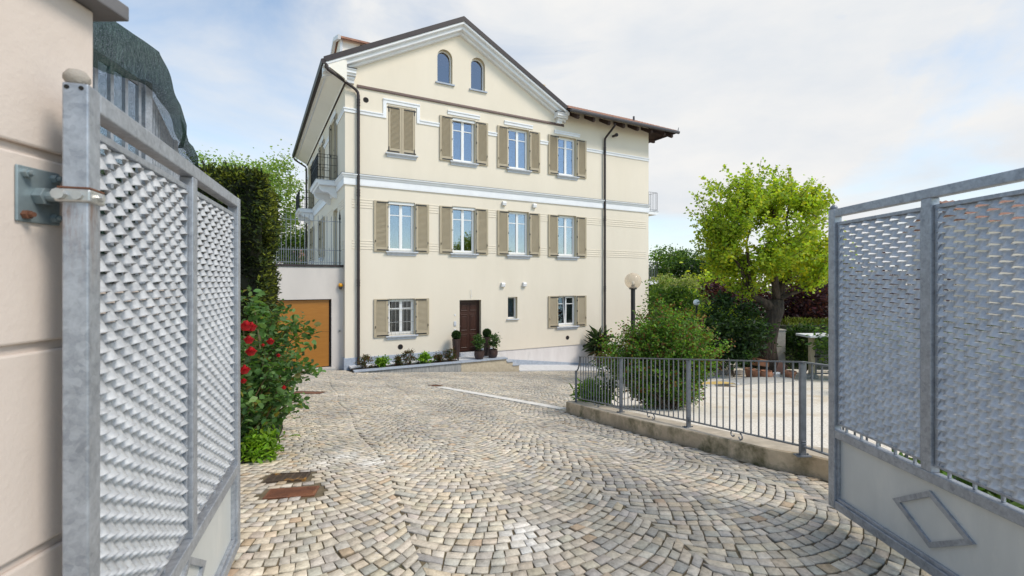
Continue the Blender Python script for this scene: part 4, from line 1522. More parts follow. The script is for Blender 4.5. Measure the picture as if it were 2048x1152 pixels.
# right hand hip slope (drops to the right)
b.poly([Fm(u1, oe, 7.66), Fm(u1, -9, 7.66), Fm(u1 - 3.6, -9, 8.98), Fm(u1 - 3.6, -3.0, 8.98)])
b.build('roof_boarding', M['wood'], wroof)
for i in range(8):
    u = 9.95 + .90 * i
    if u > u1 - .15: u = u1 - .18
    b = MB(); b.profile(Fm, u - .06, u + .06, [(-.05, 7.50 + (oe + .05) * slope - .02), (.70, 7.50 + .1 * slope), (.70, 7.40), (.62, 7.36), (-.05, 7.36 + (oe + .05) * slope - .02)])
    b.build('rafter', M['wood'], wroof)
for k in range(5):
    o = -.6 - .9 * k
    b = MB(); b.box(Fm, W_ + .002, u1 - .12, o - .06, o + .06, 7.42, 7.55); b.build('rafter', M['wood'], wroof)
b = MB(); b.box(Fm, u1 - .04, u1, -9, oe, 7.56, 7.66); b.build('verge', M['wood'], wroof)
b = MB(); b.profile(Fm, u0 - .1, u1 + .12, [(oe + .005, 7.655), (oe + .01, 7.57), (oe + .05, 7.535), (oe + .10, 7.545), (oe + .13, 7.60), (oe + .13, 7.66), (oe + .07, 7.67)])
b.build('gutter', M['greyflash'], wroof)
b = MB(); b.tube([Fm(u1 - .0, oe + .08, 7.6), Fm(u1 + .08, oe + .08, 7.86)], [.03, .012], 6); b.build('gutter_end', M['greyflash'], wroof)
b = MB(); b.tube([Fm(14.1, -.2, 8.0), Fm(14.1, -.2, 8.42)], [.06, .05], 8); b.build('vent_pipe', M['greyflash'], wroof)
b = MB(); b.box(Fm, 8.35, 8.75, -.9, -.5, 8.2, 8.98); b.box(Fm, 8.22, 8.88, -1.0, -.4, 8.98, 9.06); b.build('chimney', M['farwall'], roof)

# --- dormer on the left slope
b = MB()
t0, t1, du, zt = 2.45, 4.5, .20, 10.02
oc = -(t0 + t1) / 2
zp = 10.36
for o in (-t0, -t1):
    b.poly([Fm(du + .08, o, 7.9), Fm(3.2, o, 8.2), Fm(3.2, o, zt), Fm(du + .08, o, zt)])
b.poly([Fm(du + .08, -t0, 7.8), Fm(du + .08, -t1, 7.8), Fm(du + .08, -t1, zt), Fm(du + .08, oc, zp - .04), Fm(du + .08, -t0, zt)])
dm_ = b.build('dormer', M['soffit'], roof, recalc=True)
b = MB()
for o in (-t0, -t1):
    s = 1 if o == -t0 else -1
    q = o + s * .22
    b.poly([Fm(du - .1, q, zt - .02), Fm(3.4, q, zt - .02), Fm(3.4, oc, zp + .06), Fm(du - .1, oc, zp + .06)])
    b.poly([Fm(du - .1, q, zt - .10), Fm(3.4, q, zt - .10), Fm(3.4, oc, zp - .02), Fm(du - .1, oc, zp - .02)])
    b.poly([Fm(du - .1, q, zt - .02), Fm(3.4, q, zt - .02), Fm(3.4, q, zt - .10), Fm(du - .1, q, zt - .10)])
b.build('dormer_roof', M['tile'], dm_)
b = MB()
for o in (-t0, -t1):
    s = 1 if o == -t0 else -1
    b.bar(Fm(du - .06, o + s * .24, zt - .09), Fm(du - .06, oc, zp + .01), .12, .16)
b.bar(Fm(du + .06, -t0, 7.9), Fm(du + .06, -t0, zt), .10, .10)
b.build('dormer_trim', M['white'], dm_)
b = MB(); b.box(Fm, 1.0, 3.2, -t0 + .002, -t0 + .05, 8.0, zt - .12); b.build('dormer_dark_panel', M['trimbrown'], dm_)  # dark brown sheet over the rear part of the dormer's near side

# --- balconies
def balcony(mp, t0, t1, dep, zt, name_rail, bars=True, bracket=True, style=0):
    b = MB()
    b.profile(mp, t0, t1, [(.0, zt - .17), (dep - .10, zt - .17), (dep - .08, zt - .12), (dep - .02, zt - .10), (dep, zt - .06), (dep, zt), (0, zt)])
    sl = b.build('balcony', M['white'], villa)
    b = MB(); b.box(mp, t0 - .02, t1 + .02, 0.02, dep + .02, zt + .001, zt + .03); b.build('slab_edge', M['sill'], sl)
    if bracket:
        for t in (t0 + .18, t1 - .38):
            b = MB()
            b.profile(mp, t, t + .2, [(0, zt - .62), (.10, zt - .60), (.22, zt - .50), (.34, zt - .42), (.52, zt - .40), (.62, zt - .33), (.66, zt - .24), (.66, zt - .172), (0, zt - .172)])
            b.build('bracket', M['white'], sl)
    b = MB()
    h = 1.02
    e = dep - .05
    runs = [((t0 + .04, .03), (t0 + .04, e)), ((t0 + .04, e), (t1 - .04, e)), ((t1 - .04, e), (t1 - .04, .03))]
    for (p, q) in runs:
        for z in ((.10, h) if style else (.12, .62, h - .12, h)):
            b.bar(mp(p[0], p[1], zt + z), mp(q[0], q[1], zt + z), .022, .014)
        l = math.hypot(q[0] - p[0], q[1] - p[1])
        n = max(2, int(l / .115))
        for i in range(n + 1):
            a, c = p[0] + (q[0] - p[0]) * i / n, p[1] + (q[1] - p[1]) * i / n
            b.tube([mp(a, c, zt + .03), mp(a, c, zt + h)], .016 if i in (0, n) else .0075, 6)
    b.build('balcony_railing', M['iron'] if not style else M['rail'], sl)
balcony(Sm, 1.62, 3.98, .79, 3.93, '', style=0)
balcony(Sm, 9.85, 12.25, .79, 3.93, '', style=0)
def Rm(t, o, z):            # right side wall
    return Vector((C0[0] + (W_ + o) * FD[0] + t * FS[0], C0[1] + (W_ + o) * FD[1] + t * FS[1], z))
balcony(Rm, .45, 3.2, 1.15, 3.72, '', style=1, bracket=False)
balcony(Rm, .45, 3.2, 1.20, .02, '', style=1, bracket=False)

# ------------------------------------------------------------------ garage with roof terrace fence
gar = thing('garage', Fm(-3, -1, -3.4), 'grey rendered flat roofed garage with an orange wood panel door', 'garage')
gu0, gu1, gz0, gz1 = -3.05, -.42, -3.12, -.64
b = wall_with_holes(lambda a, o, z: Fm(a, -.3 + o, z), [(-7.5, -3.9), (-.004, -3.9), (-.004, .50), (-7.5, .50)], [[(gu0, gz0), (gu1, gz0), (gu1, gz1), (gu0, gz1)]], .2)
b.poly([Fm(-7.5, -.3, -3.9), Fm(-7.5, -10, -3.9), Fm(-7.5, -10, .5), Fm(-7.5, -.3, .5)])
for p, q in (((gu0, gz0), (gu1, gz0)), ((gu1, gz0), (gu1, gz1)), ((gu1, gz1), (gu0, gz1)), ((gu0, gz1), (gu0, gz0))):
    b.poly([Fm(p[0], -.3, p[1]), Fm(q[0], -.3, q[1]), Fm(q[0], -.5, q[1]), Fm(p[0], -.5, p[1])])
b.build('wall', M['garagewall'], gar, recalc=False)
b = MB(); b.box(Fm, -7.5, -.01, -10, -.34, .44, .535); b.build('terrace_floor', M['paving'], gar)
b = MB(); b.box(Fm, -7.5, -.004, -.60, -.26, .536, .61); b.build('coping', M['brownmetal'], gar)
dd = None
b = MB()
b.box(Fm, gu0 + .02, gu1 - .075, -.45, -.41, gz0 + .03, -1.835)
b.box(Fm, gu0 + .02, gu1 - .075, -.45, -.411, -1.825, gz1 - .03)
dd = b.build('garage_door', M['garagedoor'], gar, bevel=.003)
b = MB(); b.box(Fm, gu0 + .001, gu1 - .001, -.49, -.455, gz0 + .001, gz1 - .001); b.build('door_frame', M['black'], dd)  # black sheet behind the panels, painted in for the dark gap; not a frame
b = MB(); b.box(Fm, gu1 - .07, gu1 - .045, -.455, -.40, gz0 + .02, gz0 + .9); b.build('door_arm', M['iron'], dd)
b = MB(); b.box(Fm, gu0 - .2, gu1 + .1, -.45, .02, -3.3, gz0 - .004); b.build('threshold', M['cement'], gar)
p = Fm(-.12, -.3, -.20)
b = MB(); b.lathe([(.055, 0), (.075, .015), (.08, .07), (.065, .115), (.02, .13)], p + Vector((FN[0] * .09, FN[1] * .09, .01)), 16)
bl = b.build('warning_lamp', M['amber'], gar, smooth=True)
b = MB(); b.lathe([(.03, -.09), (.05, -.06), (.062, 0), (.07, .009)], p + Vector((FN[0] * .09, FN[1] * .09, 0)), 14); b.box(Fm, -.14, -.10, -.3, -.2, -.26, -.20)
b.build('lamp_bracket', M['darkgrey'], bl)
b = MB(); b.box(Fm, -.19, -.10, -.3, -.255, -1.86, -1.77); ks = b.build('key_switch', M['cement'], gar, bevel=.006)
b = MB(); b.box(Fm, -.165, -.125, -.255, -.252, -1.835, -1.795); b.build('switch_plate', M['darkgrey'], ks)

tf = thing('terrace_fence', Fm(-3, -.42, .61), 'tall thin bar fence with spiked post on the garage roof', 'fence')
b = MB()
for z in (2.20, 1.14, .69):
    b.box(Fm, -7.4, -.06, -.425, -.413, z - .012, z + .012)
b.build('rail', M['rail'], tf)
first = None
k = 0
u = -.26
while u > -7.3:
    for half in (0, 1):
        uu = u - half * .075
        z1 = 1.22 if half else 2.42
        if half == 0:
            if first is None:
                b = MB(); b.tube([Fm(uu, -.42, .612), Fm(uu, -.42, z1 - .08), Fm(uu, -.42, z1)], [.0135, .0135, .002], 6)
                first = (b.build('fence_bar', M['rail'], tf), uu)
            else:
                dl = Fm(uu, 0, 0) - Fm(first[1], 0, 0)
                copy_obj(first[0], parent=tf, delta=dl)
        elif k == 0:
            b = MB(); b.tube([Fm(uu, -.42, .612), Fm(uu, -.42, z1)], [.0105, .0105], 6)
            sec = (b.build('short_bar', M['rail'], tf), uu); k = 1
        else:
            copy_obj(sec[0], parent=tf, delta=Fm(uu, 0, 0) - Fm(sec[1], 0, 0))
    u -= .15
b = MB()
b.box(Fm, -.135, -.095, -.44, -.40, .612, 2.3)
b.lathe([(.03, 0), (.045, .05), (.03, .1), (.035, .14), (.02, .22), (.002, .38)], Fm(-.115, -.42, 2.28), 10)
b.build('post', M['iron'], tf)

# ------------------------------------------------------------------ raised entrance terrace, steps and walkway
TZ = -3.06
ter = thing('entrance_terrace', Fm(3, .6, -3.5), 'raised stone terrace with planting strip before the front door', 'terrace')
b = MB(); b.profile(Fm, .12, 4.05, [(1.02, -4.4), (1.18, -4.4), (1.18, TZ - .052), (1.02, TZ - .052)]); b.build('retaining_wall', M['retaining'], ter)
b = MB(); b.box(Fm, 4.051, 6.0, .04, 1.19, -4.4, TZ - .052); b.build('platform', M['rough_render'], ter)
b = MB(); b.box(Fm, .10, 4.05, .98, 1.235, TZ - .05, TZ); b.build('coping', M['bluestone'], ter, bevel=.004)
b = MB(); b.box(Fm, 4.051, 6.05, .9, 1.245, TZ - .05, TZ + .001); b.build('coping', M['bluestone'], ter, bevel=.004)
b = MB(); b.box(Fm, 4.051, 6.03, .04, .899, TZ - .05, TZ); b.build('paving', M['paving'], ter)
b = MB(); b.box(Fm, .12, 4.05, .04, .55, TZ - .06, TZ); b.build('paving', M['paving'], ter)
b = MB(); b.box(Fm, .12, 4.05, .551, .979, TZ - .4, TZ - .022); b.build('planting_strip', M['soil'], ter)
for i in range(2):
    ua = 6.001 + i * .30
    zt_ = TZ - .16 * (i + 1)
    b = MB(); b.box(Fm, ua, ua + .30, .04, 1.17, -4.4, zt_ - .041); s_ = b.build('step', M['rough_render'], ter)
    b = MB(); b.box(Fm, ua + .002 + (.05 if i == 0 else .0), ua + .335, .04, 1.20, zt_ - .04, zt_); b.build('tread', M['bluestone'], s_, bevel=.003)
b = MB()
nn = 16
for i in range(nn):
    a0, a1 = 6.62 + (15.5 - 6.62) * i / nn, 6.62 + (15.5 - 6.62) * (i + 1) / nn - .006
    z0, z1 = [float(G(*(Fm(a, 1.2, 0).xy))) + .03 for a in (a0, a1)]
    b.profile(Fm, a0, a1, [(-.03, -.2), (1.2, -.2), (1.2, 0), (-.03, .06)], dz=(z0, z1))
o = b.build('path', M['paving'])
tag(o, 'pale stone walkway along the foot of the villa wall', None, None, 'structure')

# ------------------------------------------------------------------ planting
LP = {
    'spring': [(.145, .185, .016), (.12, .165, .015), (.17, .205, .018), (.21, .22, .018), (.085, .12, .013)],
    'pale': [(.10, .15, .035), (.13, .18, .045), (.075, .115, .03), (.16, .20, .06)],
    'green': [(.045, .085, .018), (.065, .115, .022), (.03, .06, .015), (.095, .145, .025)],
    'dark': [(.018, .040, .012), (.028, .058, .015), (.040, .075, .018), (.012, .026, .010)],
    'purple': [(.028, .008, .014), (.045, .012, .020), (.016, .006, .010), (.060, .020, .020)],
    'rose': [(.040, .085, .025), (.060, .115, .035), (.028, .060, .022), (.085, .14, .05), (.11, .10, .02)],
    'lime': [(.14, .26, .02), (.18, .30, .025), (.10, .19, .02)],
    'bush': [(.055, .115, .015), (.080, .15, .02), (.032, .07, .012), (.12, .18, .03), (.12, .075, .025)],
    'hedge': [(.018, .028, .008), (.032, .048, .010), (.050, .072, .012), (.010, .016, .006), (.09, .10, .012)],
    'nandina': [(.05, .09, .02), (.10, .045, .02), (.035, .06, .018), (.14, .06, .025)],
}

for _k, _f in (('spring', 2.35), ('green', 1.7), ('dark', 1.3), ('rose', 1.75), ('bush', 1.8), ('hedge', 1.0), ('pale', 2.2), ('purple', 1.3), ('lime', 1.2), ('nandina', 1.2)):
    LP[_k] = [tuple(x * _f for x in c) for c in LP[_k]]

def limb(b, p, q, r0, r1, seg=5, wob=.06, rng=random):
    p, q = Vector(p), Vector(q)
    pts, rs = [], []
    L = (q - p).length
    for i in range(seg + 1):
        s = i / seg
        w = L * wob * math.sin(s * math.pi)
        pts.append(p.lerp(q, s) + Vector((rng.uniform(-w, w), rng.uniform(-w, w), rng.uniform(-w, w) * .5)))
        rs.append(r0 + (r1 - r0) * s)
    b.tube(pts, rs, 9)
    return pts

def tree(name, base, label, top, rad, pal, n, size, cat='tree', group=None, nclump=60, cr=.5, trunk_r=.18, shell=.45, weights=None, limbs=5):
    base = Vector(base)
    t = thing(name, base, label, cat, group)
    c = Vector(top)
    P, k, cl = blob_points(n, c, rad, nclump, cr, shell=shell)
    tint = RNG.uniform(.75, 1.2, nclump)[k][:, None]
    leaf_mesh('crown', P, size, np.clip(leaf_cols(n, LP[pal], weights) * tint, .002, 1), t, up=.3)
    b = MB()
    fork = base.lerp(Vector((c.x, c.y, c.z - rad[2] * .55)), 1)
    limb(b, base - Vector((0, 0, .3)), fork, trunk_r, trunk_r * .7)
    for i in range(limbs):
        e = cl[int(i * nclump / limbs)]
        limb(b, fork, e, trunk_r * .5, trunk_r * .1, wob=.08)
    b.build('trunk', M['bark'], t, smooth=True)
    return t

# --- the large pollarded tree in the yard
BY = 13.6
tb = at(1538, 722, BY)
tb.z = Z(tb.x, tb.y)
mt = thing('deciduous_tree', tb, 'large fresh yellow green tree with thick rough trunk beyond the railing', 'tree')
b = MB()
fk = at(1553, 600, BY)
pts = [tb + Vector((0, 0, -.3)), tb + Vector((.0, 0, .05)), at(1534, 690, BY), at(1542, 650, BY), at(1550, 620, BY), fk]
b.tube(pts, [.38, .29, .235, .22, .235, .19], 14)
ends = []
for (px, py, dy, r) in ((1500, 585, -.2, .17), (1484, 520, .3, .08), (1572, 540, .2, .15), (1540, 500, -.5, .12), (1600, 500, .5, .11), (1620, 570, -.3, .08), (1455, 470, 0, .06), (1545, 420, .4, .07), (1580, 400, -.2, .05), (1500, 410, .2, .05)):
    e = at(px, py, BY + dy)
    st = pts[4] if r > .14 else fk.lerp(at(1500, 585, BY - .2), .9) if px < 1510 else fk
    limb(b, st, e, r, r * .45, wob=.07)
    ends.append(e)
trunk = b.build('trunk', M['bark'], mt, smooth=True)
cc_ = at(1527, 478, BY)
cr_ = np.array([1.85, 1.8, 2.0])
NS = 440
Pl, Dl, Cl, tw = [], [], [], MB()
for i in range(NS):
    d = RNG.normal(size=3); d /= np.linalg.norm(d)
    d[2] = d[2] * .9 + .12
    lump = 1 + .12 * math.sin(3 * d[0] + 1) * math.cos(4 * d[2]) + RNG.uniform(-.28, .16)
    T = np.array(cc_) + d * cr_ * lump
    if d[2] < -.35:
        T[2] += .25
    e = np.array(ends[int(np.argmin([np.linalg.norm(np.array(e) - T) for e in ends]))])
    S0 = e + (T - e) * RNG.uniform(.0, .25)
    bend = np.array([0, 0, RNG.uniform(-.30, .05)])
    m = int(RNG.integers(54, 98))
    s = RNG.uniform(.2, 1.03, m)[:, None]
    pth = S0 + (T - S0) * s + bend * (4 * s * (1 - s)) + RNG.normal(size=(m, 3)) * .10 * (1.3 - .75 * s)
    Pl.append(pth)
    yel = max(0.0, min(1.0, .10 + .22 * (d[2] < .1) + .18 * (d[0] > .2)))
    cl_ = leaf_cols(m, LP['spring'], [.34, .24, .22, .08, .12])
    msk = RNG.uniform(size=m) < yel * (RNG.uniform() < .55)
    cl_[msk] = np.array([.46, .44, .02]) * RNG.uniform(.7, 1.1, (int(msk.sum()), 1))
    Cl.append(cl_ * RNG.uniform(.8, 1.15))
    if i % 2 == 0:
        tw.tube([S0, S0 + (T - S0) * .5 + bend, T], [.016, .010, .004], 5)
leaf_mesh('crown', np.concatenate(Pl), .083, np.concatenate(Cl), mt, aspect=.8, up=.25)
tw.build('twigs', M['twig'], mt)

# --- trees on the far right, behind
far = [(1322, 555, 44, 2.4, 2.6, 'pale feathery tree showing past the villa corner below its lower balcony', 'green'),
       (1362, 548, 42, 2.2, 2.4, 'rounded mid green tree behind the distant street lamp', 'green'),
       (1405, 562, 40, 2.0, 2.5, 'dark green tree between the distant street lamp and the pollard crown', 'dark'),
       (1335, 612, 34, 1.2, 1.2, 'low bright tree behind the flowering shrub near the villa corner', 'green'),
       (1425, 600, 30, 1.6, 2.0, 'light green young tree behind the small white globe lamp', 'spring'),
       (1640, 570, 30, 2.6, 1.8, 'green tree seen low between the big pollard and the gate leaf', 'spring')]
for (px, py, Y, rx, rz, lab, pal) in far:
    c = at(px, py, Y)
    g0 = Z(c.x, Y)
    tree('background_tree', (c.x, Y, g0), lab, (c.x, Y, c.z), (rx, rx, rz), pal, 5200, .26, group='trees behind the yard', nclump=46, cr=.42, trunk_r=.2)
for (px, py, Y, rx, rz, lab) in ((1468, 604, 20, 1.3, .95, 'dark purple leaved tree above the dark glossy shrub'),
                                 (1605, 612, 19, 1.35, 1.15, 'dark purple leaved tree behind the concrete post and its round shrub'),
                                 (1760, 590, 20, 2.2, 1.5, 'dark purple leaved tree seen only through the gate mesh')):
    c = at(px, py, Y)
    tree('plum_tree', (c.x, Y, Z(c.x, Y)), lab, (c.x, Y, c.z), (rx, rx, rz), 'purple', 6000, .16, group='purple leaved trees', nclump=40, cr=.33, trunk_r=.14)
# --- trees left of the villa
for (px, py, Y, rx, rz, n, lab) in ((532, 402, 31, 2.4, 2.8, 8500, 'tall pale green tree behind the clipped hedge and terrace'),
                                    (470, 362, 33, 1.6, 1.5, 4200, 'leafy light green tree showing over the top of the hedge'),
                                    (412, 330, 30, .8, .7, 420, 'thin wispy tree top nearest the green shade netting'),
                                    (590, 500, 34, 1.7, 1.5, 4500, 'low green tree behind the terrace bar fence'),
                                    (655, 505, 52, 2.0, 1.9, 3000, 'dark distant tree behind the brown roofed house')):
    c = at(px, py, Y)
    tree('background_tree', (c.x, Y, -4.2), lab, (c.x, Y, c.z), (rx, rx, rz), 'pale' if px < 560 else 'green', n, .18, group='trees beyond the terrace', nclump=56, cr=.45, trunk_r=.22)

# --- hedges
def hedge(name, label, corners, z0f, z1, pal, n, size, taper=.0, newgrowth=.0, loc=None, rough=.06, top_tint=.5, weights=None, side=0.0):
    # corners: convex quad (x, y), counter-clockwise from above
    cs = [Vector((c[0], c[1], 0)) for c in corners]
    ctr = sum(cs, Vector()) / 4
    h = thing(name, (ctr.x, ctr.y, z0f), label, 'hedge')
    b = MB()
    lo = [ctr + (c - ctr) * .95 for c in cs]
    hi = [ctr + (c - ctr) * (.95 - taper) for c in cs]
    L = [Vector((p.x, p.y, z0f - .2)) for p in lo]
    H = [Vector((p.x, p.y, z1 - .10)) for p in hi]
    b.poly(H)
    for i in range(4):
        b.poly([L[i], L[(i + 1) % 4], H[(i + 1) % 4], H[i]])
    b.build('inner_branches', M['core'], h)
    per = [(cs[(i + 1) % 4] - cs[i]).length for i in range(4)]
    hh = z1 - z0f
    top = per[0] * per[1]
    areas = np.array([p * hh for p in per] + [top * 1.3])
    cnt = (areas / areas.sum() * n).astype(int)
    PP, CC, DD = [], [], []
    for i in range(5):
        m = cnt[i]
        if i < 4:
            s, t = RNG.uniform(0, 1, m), RNG.uniform(0, 1, m) ** .9
            a, c = np.array(cs[i]), np.array(cs[(i + 1) % 4])
            q = a + (c - a) * s[:, None]
            q = np.array(ctr) + (q - np.array(ctr)) * (1 - taper * t[:, None])
            q[:, 2] = z0f + hh * t
            nn_ = np.array([(c - a)[1], -(c - a)[0], 0]); nn_ /= np.linalg.norm(nn_)
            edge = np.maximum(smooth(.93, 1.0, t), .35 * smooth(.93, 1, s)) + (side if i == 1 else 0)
        else:
            s, t = RNG.uniform(0, 1, m), RNG.uniform(0, 1, m)
            A_, B_, C_, D2 = [np.array(x) for x in cs]
            q = (A_ * ((1 - s) * (1 - t))[:, None] + B_ * (s * (1 - t))[:, None] + C_ * (s * t)[:, None] + D2 * ((1 - s) * t)[:, None])
            q = np.array(ctr) + (q - np.array(ctr)) * (1 - taper)
            q[:, 2] = z1
            nn_ = np.array([0, 0, 1.0])
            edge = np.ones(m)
        lump = rough * (np.sin(q[:, 0] * 5.1 + q[:, 2] * 3.3) + np.sin(q[:, 1] * 4.3 - q[:, 2] * 6.1) * .7 + np.sin(q[:, 2] * 9 + q[:, 0] * 8) * .5)
        q = q + nn_ * (lump + RNG.normal(size=m) * .045 - .03)[:, None]
        PP.append(q)
        col = leaf_cols(m, LP[pal], weights, .3)
        ng = RNG.uniform(size=m) < (newgrowth + top_tint * edge)  # random fresh tips, plus a yellow green share that follows edge
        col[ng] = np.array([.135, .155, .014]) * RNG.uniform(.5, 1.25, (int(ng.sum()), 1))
        pat = .7 + .5 * (np.sin(q[:, 0] * 3.7 + 1) * np.sin(q[:, 2] * 2.9 + q[:, 1]) > -.2)
        CC.append(col * pat[:, None])
        DD.append(np.tile(nn_ * .7 + np.array([0, 0, .12]), (m, 1)))
    leaf_mesh('foliage', np.concatenate(PP), size, np.concatenate(CC), h, material=M['needle'], aspect=.32, dirs=np.concatenate(DD), up=.1)
    return h
hedge('conifer_hedge', 'tall clipped dark conifer hedge between the gate leaf and the garage', [(-7.4, 7.0), (-3.60, 7.0), (-4.76, 9.3), (-7.4, 9.3)], -2.15, 1.60, 'hedge', 105000, .072, taper=.035, newgrowth=.012, top_tint=.4, weights=[.32, .30, .18, .18, .02], side=.9)  # sunlit top edge and right face are painted into the leaf colours
c = at(1600, 650, 15.5)
hedge('garden_hedge', 'clipped hedge with bright green top behind the concrete post', [(7.9, 15.5), (16, 14.6), (16, 16), (7.9, 16.8)], -3.2, at(1600, 645, 15.6).z, 'green', 12000, .10, newgrowth=.1, top_tint=.95, rough=.03)
hedge('garden_hedge', 'short dark hedge with bright top under the white globe lamp', [(4.9, 15.2), (6.9, 15.2), (6.9, 16.4), (4.9, 16.4)], -3.2, at(1400, 632, 15.2).z, 'dark', 9000, .09, newgrowth=.05, top_tint=.8, rough=.04)

def shrub(name, label, c, rad, pal, n, size, base, nclump=40, cr=.16, cat='shrub', group=None, weights=None, aspect=.5, stems=7, material=None, tint=.25, up=.35):
    t = thing(name, base, label, cat, group)
    P, k, cl = blob_points(n, c, rad, nclump, cr, shell=.5)
    P[:, 2] = np.maximum(P[:, 2], base[2] + .02)
    tt = RNG.uniform(1 - tint, 1 + tint, nclump)[k][:, None]
    leaf_mesh('foliage', P, size, np.clip(leaf_cols(n, LP[pal], weights) * tt, .002, 1), t, aspect=aspect, up=up)
    b = MB()
    for i in range(stems):
        e = cl[int(i * nclump / stems)]
        limb(b, base, e, .018, .006, 4, .08)
    b.build('stems', M['twig'], t)
    return t
c = at(1468, 655, 12.9); shrub('laurel_shrub', 'dark glossy rounded shrub against the big tree trunk', c, (.85, .7, .85), 'dark', 7000, .12, (c.x, c.y, Z(c.x, c.y)), cr=.16, aspect=.42)
c = at(1346, 612, 17.5); shrub('arching_shrub', 'arching pale flowering shrub behind the big bush beside the villa', c, (.92, .8, .72), 'green', 6000, .12, (c.x, c.y, Z(c.x, c.y)), cr=.22)
c = at(1335, 672, 13.5); shrub('laurel_shrub', 'mid green shrub directly behind the speckled bush', c, (.75, .6, .55), 'green', 5000, .11, (c.x, c.y, Z(c.x, c.y)), cr=.2)
c = at(1437, 640, 15.0); shrub('arching_shrub', 'light green loose shrub between white globe lamp and dark shrub', c, (.7, .6, .55), 'spring', 3000, .11, (c.x, c.y, Z(c.x, c.y)), cr=.18)
c = at(1608, 690, 13.9); shrub('round_shrub', 'dark round clipped shrub against the concrete post', c, (.62, .55, .62), 'dark', 5000, .085, (c.x, c.y, Z(c.x, c.y)), cr=.10, weights=[.2, .3, .4, .1])
for (px, py, Y, lab) in ((1720, 690, 12, 'green shrub seen low through the far mesh of the gate with the diamond'), (1850, 740, 9, 'low green shrub behind the middle stile of the gate with the diamond'), (1990, 760, 8, 'leafy shrub behind the near mesh of the gate with the diamond')):
    c = at(px, py, Y); shrub('garden_shrub', lab, c, (.8, .6, .6), 'green', 2600, .11, (c.x, c.y, Z(c.x, c.y)), cr=.2)
shrub('garden_shrub', 'low dark ground cover right behind the gate with the diamond', (3.05, 2.75, -1.28), (.55, .75, .22), 'green', 2600, .07, (3.05, 2.75, Z(3.05, 2.75)), nclump=50, cr=.10)
# pale flower sprays on the arching shrub
c = at(1352, 598, 17.3)
Pf, Df = [], []
for i in range(34):
    a = RNG.uniform(0, 6.28)
    q = np.array(c) + np.array([math.cos(a) * .3, math.sin(a) * .3, .25])
    e = np.array(c) + np.array([math.cos(a) * RNG.uniform(.6, 1.1), math.sin(a) * .9, RNG.uniform(.35, .85)])
    s = RNG.uniform(.3, 1.05, 46)[:, None]
    Pf.append(q + (e - q) * s + np.array([0, 0, .5]) * (s * (1 - s)) * 2 + RNG.normal(size=(46, 3)) * .035)
Pf = np.concatenate(Pf)
par = [o for o in bpy.data.objects if o.get('label', '').startswith('arching pale flowering')][0]
leaf_mesh('flower_sprays', Pf, .07, leaf_cols(len(Pf), [(.42, .44, .22), (.30, .34, .12), (.20, .26, .06)]), par)

# --- the large speckled bush inside the railing
bc = at(1330, 716, 7.85)
bb = (bc.x - .05, 7.75, Z(bc.x, 7.75))
bu = thing('speckled_bush', bb, 'large bushy shrub with small green and reddish leaves growing through the railing', 'shrub')
Pl, Cl, tw = [], [], MB()
rad = np.array([1.02, .72, .86])
for i in range(700):
    d = RNG.normal(size=3); d /= np.linalg.norm(d)
    lump = RNG.uniform(.55, 1.08) + .08 * math.sin(5 * d[0] + 2 * d[2])
    if RNG.uniform() < .06: lump *= 1.13
    T = np.array(bc) + d * rad * lump
    wz = (T[2] - bb[2]) / 1.2
    if wz < .8:
        T[0] = bb[0] + (T[0] - bb[0]) * max(.55, .5 + .6 * wz)
    T[2] = max(T[2], bb[2] + .06)
    st = np.array(bb) + np.array([RNG.normal() * .16, RNG.normal() * .12, .05])
    S0 = st + (T - st) * RNG.uniform(.45, .7)
    m = int(RNG.integers(46, 84))
    s = RNG.uniform(0, 1.06, m)[:, None]
    Pl.append(S0 + (T - S0) * s + np.array([0, 0, .16]) * s * (1 - s) * 2 + RNG.normal(size=(m, 3)) * .034)
    c_ = leaf_cols(m, LP['bush'], [.32, .28, .18, .15, .07]) * RNG.uniform(.75, 1.2)
    tip = (s[:, 0] > .85) & (RNG.uniform(size=m) < .38)
    c_[tip] = np.array([.15, .07, .022]) * RNG.uniform(.6, 1.3, (int(tip.sum()), 1))
    Cl.append(c_)
    if i % 3 == 0:
        tw.tube([st, S0, T], [.009, .005, .002], 5)
leaf_mesh('foliage', np.concatenate(Pl), .044, np.concatenate(Cl), bu, aspect=.6)
tw.build('stems', M['twig'], bu)
c = at(1192, 782, 8.5)
shrub('low_plant', 'low yellow green tufted plant at the end of the railing', (c.x, c.y, c.z - .06), (.34, .25, .20), 'lime', 1600, .13, (c.x, c.y, Z(c.x, c.y)), nclump=26, cr=.07, aspect=.16, stems=4, cat='plant', weights=[.3, .2, .5])
c = at(1216, 742, 8.6)
shrub('spindly_plant', 'spindly narrow leaved plant between the railing end and the speckled bush', (c.x, c.y, c.z - .05), (.20, .16, .34), 'green', 260, .13, (c.x, c.y, Z(c.x, c.y)), nclump=16, cr=.06, aspect=.16, stems=6, cat='plant')

